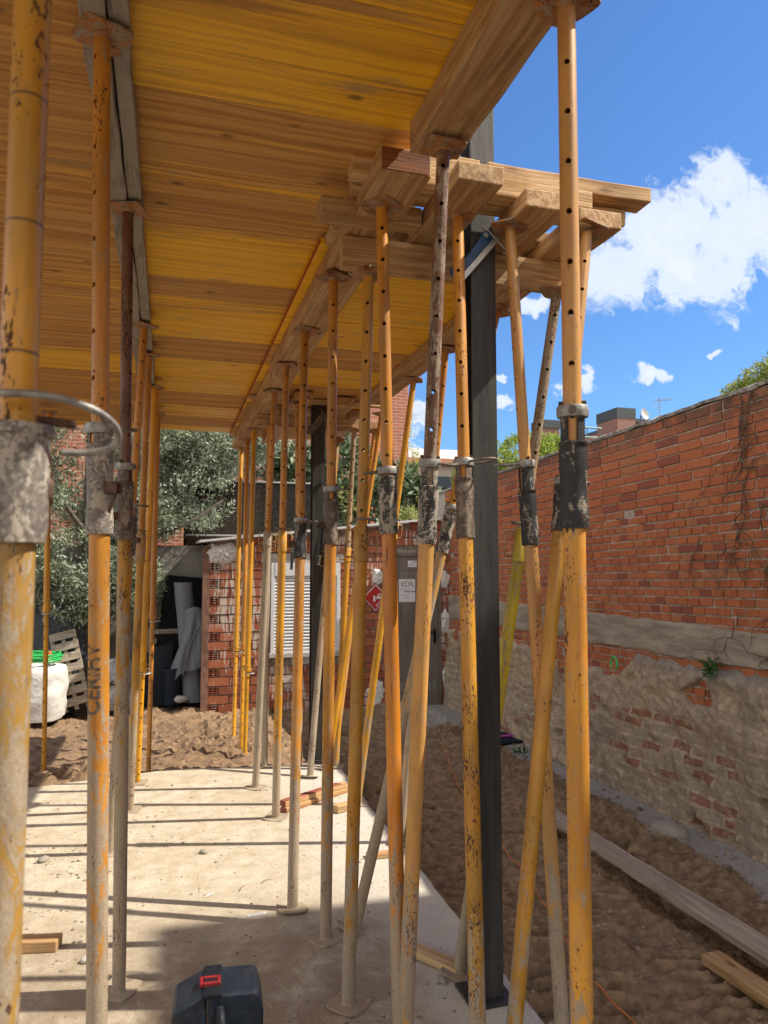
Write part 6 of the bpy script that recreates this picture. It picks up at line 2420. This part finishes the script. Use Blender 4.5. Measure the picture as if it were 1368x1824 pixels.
for xa in (-1.4, .4):
    MB().bx(xa, xa + .9, -.02, -.005, 2.6, 3.8).build('window', glass, hs2)

hs3 = empty('apartment_block', (17, 26, 0), 'flat roofed brick block with a dark capped stair tower beyond the long wall', 'building')
MB().bx(.46, 1.30, 0, 1.5, -.3, 7.62).build('stair_tower', plain('tower_brick', (.23, .125, .10), .9, var=.12, scale=12), hs3)
MB().bx(.44, 1.32, -.02, 1.52, 7.625, 8.05).build('tower_cap', plain('zinc_dark', (.055, .062, .066), .6, .3), hs3)
MB().bx(1.325, 8.5, .3, 8, -.3, 7.50).build('wall', plain('pink_brick', (.36, .17, .125), .9, var=.15, scale=14), hs3)
MB().bx(1.325, 8.7, .1, 8.2, 7.505, 7.66).build('roof', plain('zinc_dark', (.055, .062, .066)), hs3)
MB().bx(3.0, 5.4, 2.0, 5, 7.665, 8.05).build('penthouse', plain('zinc_brown', (.10, .06, .05), .7), hs3)
dsh = MB().lathe([(0, 0), (.12, .01), (.21, .05), (.25, .11), (.245, .115), (.20, .06), (0, .02)], 20)
dsh.build('satellite_dish', plain('dish_white', (.62, .60, .56), .5, bump=0), hs3, smooth=50, loc=(2.1, .6, 7.95), rot=(R(80), 0, R(20)))
MB().cyl((2.1, .75, 7.6), (2.1, .75, 7.95), .03, n=8).build('dish_post', plain('zinc_dark', (.055, .062, .066)), hs3)
an = MB()
an.cyl((3.6, 1.5, 7.6), (3.6, 1.5, 9.0), .018, n=6)
an.cyl((3.3, 1.5, 8.85), (4.3, 1.5, 8.95), .012, n=6)
for k in range(7):
    an.cyl((3.4 + k * .13, 1.3, 8.86 + k * .012), (3.4 + k * .13, 1.7, 8.86 + k * .012), .008, n=5)
an.cyl((3.6, 1.5, 8.6), (3.3, 1.5, 8.6), .010, n=6)
an.build('aerial', plain('aerial_grey', (.25, .26, .28), .5, bump=0), hs3)
hs4 = empty('roof_tower', (16.1, 28, 0), 'dark flat topped roof housing behind the light green tree', 'building')
MB().bx(-1.0, -.15, 0, .8, -.3, 7.45).build('wall', plain('tower_brick', (.23, .125, .10)), hs4)
MB().bx(-1.05, -.12, -.05, .85, 7.455, 7.80).build('cap', plain('zinc_dark', (.055, .062, .066)), hs4)
rl = empty('terrace_railing', (12, 20, 0), 'green grey terrace railing just above the brick wall', 'railing')
m = MB()
for k, zz_ in enumerate((5.55, 5.85)):
    m.cyl((-.1, 0, zz_), (.86, 0, zz_), .03, n=6)
m.build('rail', plain('rail_green', (.06, .13, .13), .5, bump=0), rl)
m = MB()
for k in range(3):
    m.cyl((-.1 + k * .45, 0, 5.0), (-.1 + k * .45, 0, 5.85), .02, n=6)
m.build('baluster', plain('rail_green', (.06, .13, .13)), rl)
MB().bx(-.7, 3.3, -.1, 3, -.3, 5.0).build('terrace', plain('cream_wall', (.60, .55, .46)), rl)

# the neighbouring house behind the wall, out of the photo; it shades the near part of the site
hs5 = empty('neighbour_house', (7.0, 1.62, 0), 'tall neighbouring house beside the site, behind the long wall', 'house')
MB().bx(0, 7, -14, 0, -.3, 8.14).build('wall', bb_m, hs5)
MB().bx(.02, 7.2, -14.2, -.01, 8.145, 8.20).build('roof', plain('roof_grey', (.20, .19, .18)), hs5)
for k in range(4):
    for zz_ in (1.2, 4.0, 6.6):
        f_ = MB().bx(-.03, .01, -3.2 * k - 2.4, -3.2 * k - 1.3, zz_, zz_ + 1.3).build('window', frame_w, hs5)
        MB().bx(-.034, -.031, -3.2 * k - 2.32, -3.2 * k - 1.38, zz_ + .08, zz_ + 1.22).build('pane', glass, f_)
